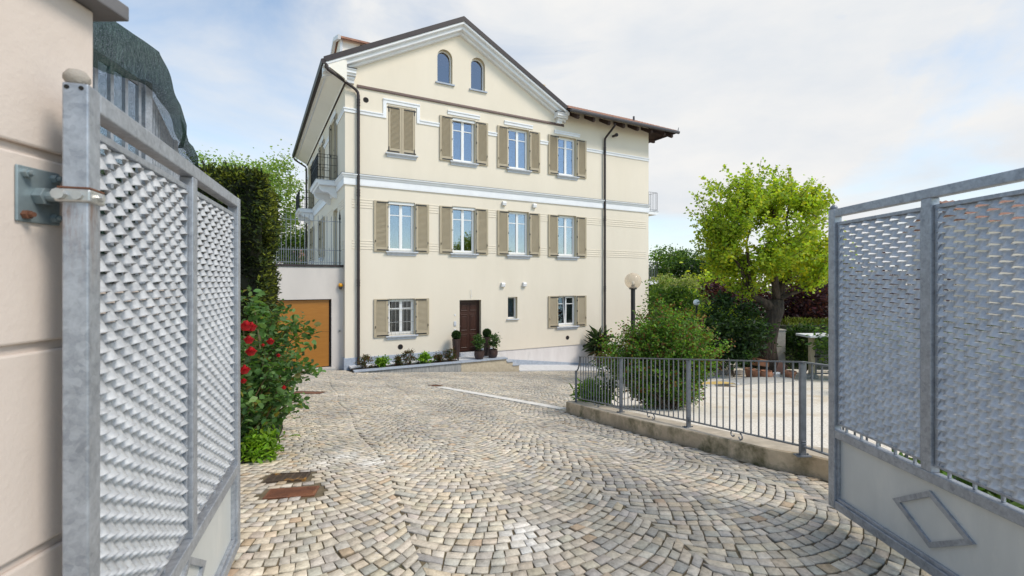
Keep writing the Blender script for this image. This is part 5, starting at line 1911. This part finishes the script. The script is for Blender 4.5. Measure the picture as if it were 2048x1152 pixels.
# --- climbing rose by the left gate leaf
rb = Vector((-2.95, 5.2, float(G(-2.95, 5.2))))
ro = thing('rose_bush', rb, 'tall rose bush with dark red blooms beside the conifer hedge', 'rose bush')
Pl, Cl, cn = [], [], MB()
def cane(p0, p1, arch_, m, spread, tipc=.0):
    p0, p1 = np.array(p0), np.array(p1)
    ctrl = (p0 + p1) / 2 + np.array([0, 0, arch_])
    def bz(s): return (1 - s) ** 2 * p0 + 2 * s * (1 - s) * ctrl + s ** 2 * p1
    s = RNG.uniform(.25, 1.02, m)[:, None]
    node = np.round(s * 13) / 13
    off = RNG.normal(size=(m, 3)) * spread
    Pl.append(bz(node) + off)
    Cl.append(leaf_cols(m, LP['rose'], [.3, .27, .2, .16, .07]) * RNG.uniform(.8, 1.2))
    cn.tube([bz(t) for t in np.linspace(0, 1, 8)], [.010 - .0075 * t for t in np.linspace(0, 1, 8)], 5)
for i in range(250):
    a = RNG.uniform(-1, 1); y = RNG.uniform(4.55, 6.3)
    x0 = -2.62 - (y - 4.6) * .30
    st = np.array([x0 - .25 + RNG.normal() * .10, y, float(G(x0, y))])
    hmax = 1.32 - .16 * abs(y - 5.2)
    e = st + np.array([RNG.uniform(-.2, .36), RNG.uniform(-.45, .35), RNG.uniform(.12, hmax)])
    cane(st, e, RNG.uniform(.0, .25), 42, .062)
for (px, py, Y) in ((632, 655, 5.6), (622, 690, 5.5), (628, 735, 5.6), (612, 640, 5.8), (600, 720, 5.3), (592, 640, 5.7), (610, 800, 5.4), (566, 610, 5.9), (555, 625, 5.6), (505, 610, 4.8), (500, 590, 5.0), (585, 655, 5.4), (618, 738, 5.2), (578, 785, 5.0)):
    e = at(px, py, Y)
    st = at(520, min(py + 90, 860), Y + RNG.uniform(-.2, .2))
    cane(st, e, .16, 64, .045)
leaf_mesh('foliage', np.concatenate(Pl), .076, np.concatenate(Cl), ro, aspect=.68, up=.7)
cn.build('canes', M['cane'], ro)
def bloom(c, r, sd_):
    rr = random.Random(sd_)
    b = MB()
    for layer in range(5):
        n = 4 + layer
        rad_ = r * (.22 + .19 * layer)
        for k in range(n):
            a = 2 * math.pi * (k + .5 * (layer % 2) + rr.uniform(-.15, .15)) / n
            w = 1.15 * math.pi / n
            z0, z1 = -r * .75, r * (1.0 - .20 * layer + rr.uniform(-.08, .08))
            ring = []
            for t in np.linspace(-1, 1, 5):
                aa = a + w * t
                zz = z1 - r * .16 * t * t
                ring.append((b.vert(Vector(c) + Vector((math.cos(aa) * rad_ * .55, math.sin(aa) * rad_ * .55, z0))),
                             b.vert(Vector(c) + Vector((math.cos(aa) * rad_ * 1.0, math.sin(aa) * rad_ * 1.0, zz * .5))),
                             b.vert(Vector(c) + Vector((math.cos(aa) * rad_ * 1.12, math.sin(aa) * rad_ * 1.12, zz)))))
            for p, q in zip(ring[:-1], ring[1:]):
                b.f.append([p[0], q[0], q[1], p[1]]); b.f.append([p[1], q[1], q[2], p[2]])
    return b.build('rose_bloom', M['petal'], ro, smooth=True)
for i, (px, py, Y, r) in enumerate(((492, 652, 4.5, .052), (503, 654, 4.55, .046), (498, 680, 4.5, .042), (541, 683, 5.0, .036), (502, 703, 4.5, .046), (489, 740, 4.45, .044), (557, 711, 5.0, .020), (526, 690, 4.7, .017), (568, 775, 4.9, .022), (487, 762, 4.5, .026))):
    bloom(at(px, py, Y - .16), r * 1.02, i)
c = at(526, 892, 4.62)
shrub('ground_cover_plant', 'bright green leafy plant at the foot of the rose bush', (c.x - .06, c.y, float(G(c.x, c.y)) + .12), (.18, .18, .13), 'lime', 700, .07, (c.x, c.y, float(G(c.x, c.y))), nclump=30, cr=.05, aspect=.38, cat='plant', up=1.0)
# soil bed under rose and hedge
v, f = [], []
yl = np.arange(4.25, 12.01, .25)
for y in yl:
    e = float(np.interp(y, [4.25, 4.5, 4.9, 5.4, 6.2, 7.0, 9, 12], [-2.75, -2.52, -2.5, -2.68, -3.0, -3.42, -4.6, -6.9]))
    for t in np.linspace(0, 1, 6):
        x = e - 4 * t
        v.append((x, y, float(G(x, y)) + (.012 if t == 0 else .05)))
for j in range(len(yl) - 1):
    for i in range(5):
        q = j * 6 + i
        f.append((q, q + 1, q + 7, q + 6))
me = bpy.data.meshes.new('soil'); me.from_pydata(v, [], f)
o = finish(me, 'bed_ground', M['soil'], None); tag(o, 'dark soil bed under the rose bush and hedge', None, None, 'structure')

# --- planting strip shrubs before the villa
def tz(u, o): return TZ - .022
ps = [(733, .30, .24, 'nandina', 'feathery dwarf shrub nearest the downpipe at the planting strip'), (763, .20, .18, 'lime', 'lime green plant second from the downpipe'), (796, .12, .16, 'nandina', 'smallest reddish plant of the planting strip'),
      (819, .26, .28, 'nandina', 'largest reddish feathery shrub of the planting strip'), (850, .23, .20, 'lime', 'lime green plant farther from the downpipe, between two bronze shrubs'), (877, .17, .18, 'nandina', 'small bronze shrub between the lime plant and the last feathery shrub'), (899, .25, .24, 'nandina', 'green bronze shrub touching a tall pot of clipped box')]
ups = []
for (px, r, h, pal, lab) in ps:
    u, o_ = 0, .76
    r_ = (px - CX0) / FPX
    bx, by = C0[0] + o_ * FN[0], C0[1] + o_ * FN[1]
    u = (r_ * by - bx) / (FD[0] - r_ * FD[1])
    base = Fm(u, o_, TZ - .022)
    shrub('bedding_shrub', lab, (base.x, base.y, base.z + h * 1.0), (r, r, h), pal, 700, .075 if pal == 'nandina' else .09, base, nclump=24, cr=.05, cat='plant', group='plants in the strip before the villa', aspect=.3 if pal == 'nandina' else .6, stems=5, up=.6)
def upx(px, o_):
    r_ = (px - CX0) / FPX
    bx, by = C0[0] + o_ * FN[0], C0[1] + o_ * FN[1]
    return (r_ * by - bx) / (FD[0] - r_ * FD[1])
for (px, y) in ((752, 0), (838, 0), (917, 0)):
    p = Fm(upx(px, .95), .95, TZ)
    t = thing('ground_spotlight', p, 'small black spotlight on the coping, %s' % {752: 'next to the plant nearest the downpipe', 838: 'between the largest reddish shrub and a lime plant', 917: 'in front of a tall pot'}[px], 'spotlight', 'spotlights in the planting strip')
    b = MB(); b.tube([p, p + Vector((0, 0, .05))], .012, 6); b.build('stem', M['lampblack'], t)
    b = MB(); b.tube([p + Vector((-.03, .03, .05)), p + Vector((.02, -.03, .10))], .03, 10); b.build('head', M['lampblack'], t)

# --- pots on the terrace
def tall_pot(u, o_, label):
    p = Fm(u, o_, TZ + .001)
    t = thing('potted_topiary', p, label, 'potted plant', 'clipped balls in tall pots by the door')
    b = MB(); b.lathe([(.115, 0), (.12, .01), (.165, .74), (.168, .78), (.15, .78), (.145, .70)], p, 24); b.build('pot', M['potbrown'], t, smooth=True, auto=40)
    b = MB(); b.lathe([(.001, .69), (.146, .70)], p, 16, cap=False); b.build('soil', M['soil'], t)
    d = RNG.normal(size=(2600, 3)); d /= np.linalg.norm(d, axis=1)[:, None]
    cpt = np.array(p) + np.array([0, 0, .93])
    P = cpt + d * (.165 * RNG.uniform(.82, 1.06, (2600, 1)))
    cr = leaf_mesh('topiary_ball', P, .032, leaf_cols(2600, LP['dark'], [.3, .3, .3, .1]), t, dirs=d, aspect=.7)
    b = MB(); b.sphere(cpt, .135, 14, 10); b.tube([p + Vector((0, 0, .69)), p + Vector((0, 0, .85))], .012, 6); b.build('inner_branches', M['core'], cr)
    return t
tall_pot(upx(912.5, .42), .42, 'tall brown pot with clipped ball below the intercom')
tall_pot(upx(974, .36), .36, 'tall brown pot with clipped ball behind the two low pots')
def low_pot(u, o_, label, lean):
    p = Fm(u, o_, TZ + .001)
    t = thing('potted_shrub', p, label, 'potted plant', 'flowering shrubs in low pots by the door')
    b = MB(); b.lathe([(.13, 0), (.16, .02), (.20, .14), (.205, .24), (.19, .31), (.195, .33), (.175, .33), (.17, .28)], p, 24); b.build('pot', M['potbrown'], t, smooth=True, auto=40)
    b = MB(); b.lathe([(.001, .28), (.171, .285)], p, 16, cap=False); b.build('soil', M['soil'], t)
    n = 520
    P, k, cl = blob_points(n, (p.x + lean, p.y, p.z + .68), (.19, .19, .32), 30, .05)
    fo = leaf_mesh('foliage', P, .085, leaf_cols(n, LP['dark'], [.1, .3, .5, .1]) * 1.5, t, aspect=.5)
    b = MB()
    for i in range(6):
        limb(b, (p.x, p.y, p.z + .28), cl[i * 5], .012, .004, 4, .06)
    b.build('stems', M['twig'], t)
    return t
low_pot(upx(958.5, .98), .98, 'low round brown pot with flowering shrub, the one nearer the door', -.02)
low_pot(upx(985.5, .92), .92, 'low round brown pot with flowering shrub at the step edge', .05)

# --- yucca against the villa
u = upx(1198, .55)
p = Fm(u, .55, float(G(*Fm(u, .55, 0).xy)) + .03)
t = thing('yucca', p, 'spiky yucca with sword leaves at the foot of a downpipe', 'yucca')
b = MB(); limb(b, p, p + Vector((.02, 0, 1.15)), .10, .085, 6, .01); b.build('trunk', M['bark'], t, smooth=True)
n = 130
hd = np.array(p) + np.array([.02, 0, 1.15])
d = RNG.normal(size=(n, 3)); d[:, 2] = np.abs(d[:, 2]) * 1.0 - .45; d /= np.linalg.norm(d, axis=1)[:, None]
leaf_mesh('leaf_rosette', hd + np.array([0, 0, 1]) * RNG.uniform(-.3, .25, (n, 1)), .78, leaf_cols(n, [(.045, .075, .03), (.07, .10, .045), (.03, .05, .022)]), t, dirs=d * 4, aspect=.075, up=.5)
n = 40
d = RNG.normal(size=(n, 3)); d[:, 2] = -np.abs(d[:, 2]) * 1.3 - .4; d /= np.linalg.norm(d, axis=1)[:, None]
leaf_mesh('dry_leaves', hd - np.array([0, 0, .3]), .6, leaf_cols(n, [(.24, .17, .08), (.15, .10, .05)]), t, dirs=d * 4, aspect=.07) if False else leaf_mesh('dry_leaves', np.tile(hd - np.array([0, 0, .25]), (n, 1)), .55, leaf_cols(n, [(.24, .17, .08), (.15, .10, .05)]), t, dirs=d * 4, aspect=.07)

# ------------------------------------------------------------------ lamps
def globe_lamp(px, py, Y, r, label, glass, name='globe_lamp', pr=.048):
    c = at(px, py, Y)
    g = Z(c.x, Y)
    t = thing(name, (c.x, Y, g), label, 'lamp', 'globe lamps of the garden')
    b = MB(); b.tube([(c.x, Y, g - .1), (c.x, Y, c.z - r * .86)], pr, 14)
    b.lathe([(pr * 1.0, 0), (pr * 1.7, .01), (pr * 1.8, .05), (pr * 1.1, .06)], (c.x, Y, c.z - r * 1.06), 16)
    po = b.build('post', M['lampblack'], t, smooth=True, auto=40)
    b = MB(); b.sphere(c, r, 28, 18); gl_ = b.build('globe', glass, t, smooth=True)
    if glass is M['globe']:
        b = MB(); b.tube([(c.x, Y, c.z - r * .9), (c.x, Y, c.z - r * .45)], pr * .8, 10); b.build('lamp_holder', M['lampblack'], po)
        b = MB(); b.sphere((c.x, Y, c.z - r * .25), r * .2, 12, 10, (1, 1, 1.3)); b.build('bulb', M['opal'], gl_, smooth=True)
    return t
globe_lamp(1266, 562, 10.3, .178, 'smoked globe lamp on a black post behind the speckled bush', M['globe'])
globe_lamp(1393, 605, 14.6, .097, 'small white globe lamp above the short dark hedge', M['opal'], pr=.03)
c = at(1356, 545, 46)
t = thing('street_lamp', (c.x, 46, -4.6), 'distant grey street lamp among the trees', 'street lamp')
b = MB(); b.tube([(c.x, 46, -5), (c.x, 46, c.z)], [.08, .05], 8); b.build('pole', M['galv'], t)
b = MB(); b.bar((c.x, 46, c.z - .02), (c.x - .5, 46, c.z + .03), .12, .08); b.build('lamp_head', M['galv'], t)

# ------------------------------------------------------------------ yard oddments
def ypt(px, py):
    x, y = yard_pt(px, py)
    return Vector((x, y, float(YZ(x, y))))
def clay_pot(px, py, r, h, label, belly=False):
    p = ypt(px, py)
    t = thing('clay_pot', p, label, 'flower pot', 'terracotta pots by the tree')
    b = MB()
    if belly:
        b.lathe([(r * .55, 0), (r * .9, h * .25), (r, h * .5), (r * .92, h * .8), (r * .8, h * .9), (r * .9, h), (r * .75, h), (r * .7, h * .8)], p, 22)
    else:
        b.lathe([(r * .62, 0), (r * .66, .01), (r * .88, h * .74), (r, h * .76), (r, h), (r * .88, h), (r * .8, h * .7)], p, 22)
    b.build('body', M['terracotta'], t, smooth=True, auto=40)
    b = MB(); b.lathe([(.001, h * .78), (r * .8, h * .8)], p, 14, cap=False); b.build('soil', M['soil'], t)
clay_pot(1499, 754, .13, .24, 'terracotta pot at the end of the pot row beside the edging stones')
clay_pot(1513, 756, .135, .21, 'mottled terracotta pot beside the round bellied pot')
clay_pot(1533, 757, .15, .21, 'round bellied ribbed pot below the tilted trough', True)
clay_pot(1580, 758, .155, .21, 'terracotta pot standing alone in front of the concrete post')
p = ypt(1541, 752)
t = thing('clay_trough', p + Vector((0, .25, .22)), 'rectangular terracotta trough tilted on the pots by the tree', 'planter', 'terracotta troughs by the tree')
b = MB()
q = p + Vector((0, .25, .22))
def trm(a, c, z): return q + Vector((a + .15 * z, c + .3 * a * 0, z + .28 * -a * .6))
b.box(trm, -.22, .22, -.09, .09, 0, .15); b.build('body', M['terracotta'], t, bevel=.008)
b = MB(); b.box(trm, -.24, .24, -.105, .105, .151, .185); b.build('rim', M['terracotta'], t, bevel=.006)
q = ypt(1527, 751) + Vector((0, .3, .24))
t = thing('clay_trough', q, 'dark red trough stacked beside the tilted trough', 'planter', 'terracotta troughs by the tree')
def trm2(a, c, z): return q + Vector((a, c, z))
b = MB(); b.box(trm2, -.13, .13, -.09, .09, 0, .10); b.box(trm2, -.12, .12, -.085, .085, .115, .2); b.build('body', M['terracotta'], t, bevel=.008)
b = MB(); b.box(trm2, -.145, .145, -.1, .1, .101, .114); b.build('rim', M['terracotta'], t)
q = ypt(1550, 757)
t = thing('cement_block', q, 'broken white cement block leaning before the concrete post', 'block')
def bm_(a, c, z): return q + Vector((a * .9 + z * .25, c, z + a * .15))
b = MB(); b.box(bm_, -.09, .09, -.06, .06, .0, .16); b.build('block_body', M['white'], t, bevel=.015)
b = MB(); b.box(bm_, -.07, .07, -.062, -.0605, .03, .13); b.build('chipped_face', M['cement'], t)
q = ypt(1563, 756)
t = thing('wooden_board', q, 'brown wooden board leaning between the pots', 'board')
def bd(a, c, z): return q + Vector((a * .7 + z * .35, .12 + c, z - a * .4 + .12))
b = MB(); b.box(bd, -.2, .2, -.015, .015, 0, .26); b.build('plank', M['oldtile'], t, bevel=.004)
b = MB(); b.box(bd, -.18, -.14, -.022, -.016, 0.01, .25); b.box(bd, .14, .18, -.022, -.016, 0.01, .25); b.build('batten', M['wood'], t)
# flat yellow board lying on the ground
q = ypt(1425, 771)
t = thing('flat_board', q, 'flattened yellow board lying on the gravel beyond the railing', 'board')
def fb(a, c, z): return Vector((q.x + a, q.y + c - a * .18, float(YZ(q.x + a, q.y + c)) + .055 + z + .02 * math.sin(a * 6)))
b = MB()
for i in range(10):
    b.box(fb, -.42 + .084 * i, -.42 + .084 * (i + 1), -.22, .22, 0, .006)
b.build('sheet', M['cardboard'], t)
b = MB(); b.box(fb, .40, .50, -.20, -.02, .007, .03); b.build('torn_flap', M['plastic'], t)
# rough stones edging the bed
for i, (px, w, lab) in enumerate(((1440, .17, 'rough grey edging stone farthest from the clay pots'), (1458, .20, 'broad flat edging stone in the middle of its row'), (1478, .18, 'rounded edging stone nearest the pot row'), (1610, .14, 'edging stone between the clay pots and the garden gate'), (1626, .15, 'edging stone at the foot of the garden gate'))):
    q = ypt(px, 750 if px < 1500 else 757)
    b = MB(); b.sphere(q + Vector((0, 0, .05)), w, 9, 6, (1, .7, .55)); 
    rr = random.Random(i)
    b.v = [(x + rr.uniform(-.018, .018), y + rr.uniform(-.018, .018), z + rr.uniform(-.015, .015)) for x, y, z in b.v]
    tag(b.build('edging_stone', M['stonegrey'], None, base=q), lab, 'stone', 'stones edging the bed')
# concrete post with iron rod
q = ypt(1567, 749); q.y += .25
t = thing('concrete_post', q, 'square weathered concrete post with an iron rod on top', 'post')
zt_ = at(1567, 661, q.y).z
b = MB(); b.box(wmap, q.x - .135, q.x + .135, q.y - .13, q.y + .13, q.z - .2, zt_); b.build('shaft', M['post'], t, bevel=.02)
b = MB(); b.box(wmap, q.x - .15, q.x + .15, q.y - .145, q.y + .145, zt_ + .001, zt_ + .04); b.build('cap', M['post'], t, bevel=.012)
b = MB(); b.tube([(q.x, q.y, zt_), (q.x + .01, q.y, zt_ + .40)], .016, 6); b.build('iron_rod', M['rust'], t)
# small canopied garden gate
q = ypt(1640, 757); q.y += .35
g_ = thing('garden_gate', q, 'small garden gate under a flat white canopy beyond the railing', 'gate')
zt_ = at(1640, 673, q.y).z
b = MB(); b.box(wmap, q.x - .06, q.x + .06, q.y - .06, q.y + .06, q.z - .2, zt_); b.box(wmap, q.x + 1.1, q.x + 1.22, q.y - .06, q.y + .06, q.z - .2, zt_); b.build('post', M['reveal'], g_, bevel=.008)
b = MB(); b.box(wmap, q.x - .26, q.x + 1.4, q.y - .35, q.y + .3, zt_ + .001, zt_ + .06); b.build('canopy', M['white'], g_, bevel=.01)
b = MB()
for a in (.09, 1.03):
    b.box(wmap, q.x + a, q.x + a + .04, q.y - .02, q.y + .02, q.z + .05, zt_ - .16)
for z in (q.z + .05, zt_ - .2):
    b.box(wmap, q.x + .131, q.x + 1.029, q.y - .019, q.y + .019, z, z + .04)
for i in range(26):
    b.box(wmap, q.x + .131, q.x + 1.029, q.y - .012, q.y - .004, q.z + .12 + i * .042, q.z + .138 + i * .042)
lf = b.build('gate_panel', M['rail'], g_)
b = MB(); b.box(wmap, q.x + .03, q.x + .16, q.y - .11, q.y - .061, q.z + .52, q.z + .56); b.build('latch', M['iron'], lf)

# ------------------------------------------------------------------ neighbouring houses
def small_house(name, label, c, w, d, zw0, zw1, zr_, ang_, wallm, roofm, wins, chim=None):
    t = thing(name, (c[0], c[1], zw0), label, 'house')
    ca_, sa = math.cos(ang_), math.sin(ang_)
    def mp(a, o, z): return Vector((c[0] + a * ca_ - o * sa, c[1] + a * sa + o * ca_, z))
    b = MB(); b.box(mp, -w / 2, w / 2, -d / 2, d / 2, zw0 - .5, zw1); b.build('wall', wallm, t)
    b = MB()
    e = .5
    for s in (-1, 1):
        N = int(w / .11)
        ring = []
        for i in range(N + 1):
            a = -w / 2 - e + (w + 2 * e) * i / N
            h = .05 * math.sin(i * math.pi / 1.5)
            ring.append((b.vert(mp(a, s * (d / 2 + e), zw1 - .15 + h)), b.vert(mp(a, 0, zr_ + h))))
        for r0, r1 in zip(ring[:-1], ring[1:]):
            b.f.append([r0[0], r1[0], r1[1], r0[1]])
    for s in (-1, 1):
        b.poly([mp(s * w / 2, -d / 2, zw1 + .02), mp(s * w / 2, d / 2, zw1 + .02), mp(s * w / 2, 0, zr_ - .05)])
    rf = b.build('roof', roofm, t)
    for (a, z, ww, hh) in wins:
        b = MB(); b.box(mp, a - ww / 2, a + ww / 2, -d / 2 - .03, -d / 2 - .001, z, z + hh); wn = b.build('window', M['pvc'], t)
        b = MB(); b.box(mp, a - ww / 2 + .08, a - .03, -d / 2 - .045, -d / 2 - .031, z + .08, z + hh - .08); b.box(mp, a + .03, a + ww / 2 - .08, -d / 2 - .045, -d / 2 - .031, z + .08, z + hh - .08); b.build('pane', M['darkgrey'], wn)
    if chim:
        b = MB(); b.box(mp, chim[0] - .5, chim[0] + .5, chim[1] - .4, chim[1] + .4, zr_ - 1.4, chim[2]); b.box(mp, chim[0] - .58, chim[0] + .58, chim[1] - .48, chim[1] + .48, chim[2] + .001, chim[2] + .12)
        b.build('chimney', M['redwall'], rf)
c = at(610, 520, 44)
small_house('distant_house', 'distant house with brown tiled roof and red chimney behind the terrace fence', (c.x - .2, 45.5), 3.4, 5.0, -4.5, c.z - .2, at(600, 482, 45).z, R(14), M['farwall'], M['oldtile'], [(0, c.z - 2.2, 1, 1.3)], (.9, -.4, at(610, 464, 44).z))
c = at(2010, 560, 25)
small_house('neighbour_house', 'cream house with terracotta roof seen through the gate mesh', (32.2, 29), 9.5, 7, -4, at(1900, 436, 26).z, at(1950, 402, 30).z, R(-12), M['stucco'], M['tile'], [(-2.6, .6, 1.1, 1.6), (0.4, .6, 1.1, 1.6), (2.8, .6, 1.1, 1.6)])

# ------------------------------------------------------------------ camera, sun and sky
cam = bpy.data.cameras.new('camera')
cam.sensor_width = 36
cam.lens = FPX / 2048 * 36
cam.shift_y = -(576 - HY0) / 2048
cam.clip_start = 0.05
cam.clip_end = 2000
cam.dof.use_dof = True
cam.dof.focus_distance = 11.0
cam.dof.aperture_fstop = 4.5
co = bpy.data.objects.new('camera', cam)
COL.objects.link(co)
co.location = (0, 0, 0)
co.rotation_euler = (R(90), 0, 0)
SC.camera = co

SUN = Vector((.76, -.38, .96)).normalized()
sl_ = bpy.data.lights.new('sun', 'SUN')
sl_.energy = SUN_E
sl_.angle = R(18)
sl_.color = (1.0, .93, .83)
so = bpy.data.objects.new('sun', sl_)
COL.objects.link(so)
so.rotation_euler = (-SUN).to_track_quat('-Z', 'Y').to_euler()
so.location = (10, -10, 20)

w = bpy.data.worlds.new('World')
SC.world = w
w.use_nodes = True
nt = w.node_tree
bg = nt.nodes['Background']
out = nt.nodes['World Output']
sky = nt.nodes.new('ShaderNodeTexSky')
sky.sky_type = 'NISHITA'
sky.sun_disc = False
sky.sun_elevation = math.asin(SUN.z)
sky.sun_rotation = math.atan2(SUN.x, SUN.y)
sky.air_density = 1.0
sky.dust_density = 0.3
sky.ozone_density = 0.5
bg.inputs['Strength'].default_value = SKY_S
nt.links.new(_mix(nt, sky.outputs[0], (.95, 1.02, 1.0), 1.0, 'MULTIPLY'), bg.inputs['Color'])
tc = nt.nodes.new('ShaderNodeTexCoord')
mp_ = nt.nodes.new('ShaderNodeMapping')
mp_.inputs['Scale'].default_value = (1.0, 1.0, 2.4)
mp_.inputs['Rotation'].default_value = (0.25, -.30, .4)
mp_.inputs['Location'].default_value = CLOUD_LOC
nt.links.new(tc.outputs['Generated'], mp_.inputs['Vector'])
n1 = _noise(nt, 1.5, 9, .56, mp_.outputs['Vector'])
n1.inputs['Distortion'].default_value = .5
sep = nt.nodes.new('ShaderNodeSeparateXYZ')
nt.links.new(tc.outputs['Generated'], sep.inputs[0])
def mth(op, a, b_=None, c_=None):
    m = nt.nodes.new('ShaderNodeMath'); m.operation = op
    for i, x in enumerate((a, b_, c_)):
        if x is None: continue
        if hasattr(x, 'is_output'): nt.links.new(x, m.inputs[i])
        else: m.inputs[i].default_value = x
    return m.outputs[0]
# cloud cover thickens towards the right of the view (east) and overhead
fac = mth('ADD', n1.outputs['Fac'], mth('MULTIPLY', sep.outputs['X'], .17))
fac = mth('ADD', fac, mth('MULTIPLY', sep.outputs['Y'], .26))
fac = mth('ADD', fac, mth('MULTIPLY', sep.outputs['Z'], .24))
fac = mth('ADD', fac, -.19)
rp = _ramp(nt, fac, [(.38, (.04,) * 3), (.52, (.50,) * 3), (.66, (1.0,) * 3)])
n2 = _noise(nt, 3.2, 8, .6, mp_.outputs['Vector'])
ccol = _ramp(nt, n2.outputs['Fac'], [(.3, (.84, .885, .94)), (.62, (1.0, .995, .985))])
bg2 = nt.nodes.new('ShaderNodeBackground')
bg2.inputs['Strength'].default_value = CLOUD_S
nt.links.new(ccol.outputs['Color'], bg2.inputs['Color'])
mx = nt.nodes.new('ShaderNodeMixShader')
nt.links.new(rp.outputs['Color'], mx.inputs[0])
nt.links.new(bg.outputs[0], mx.inputs[1])
nt.links.new(bg2.outputs[0], mx.inputs[2])
nt.links.new(mx.outputs[0], out.inputs['Surface'])

SC.view_settings.view_transform = 'Standard'
SC.view_settings.look = 'None'
SC.view_settings.exposure = EXPO
SC.view_settings.gamma = 1.0
SC.cycles.max_bounces = 8
SC.cycles.transparent_max_bounces = 12
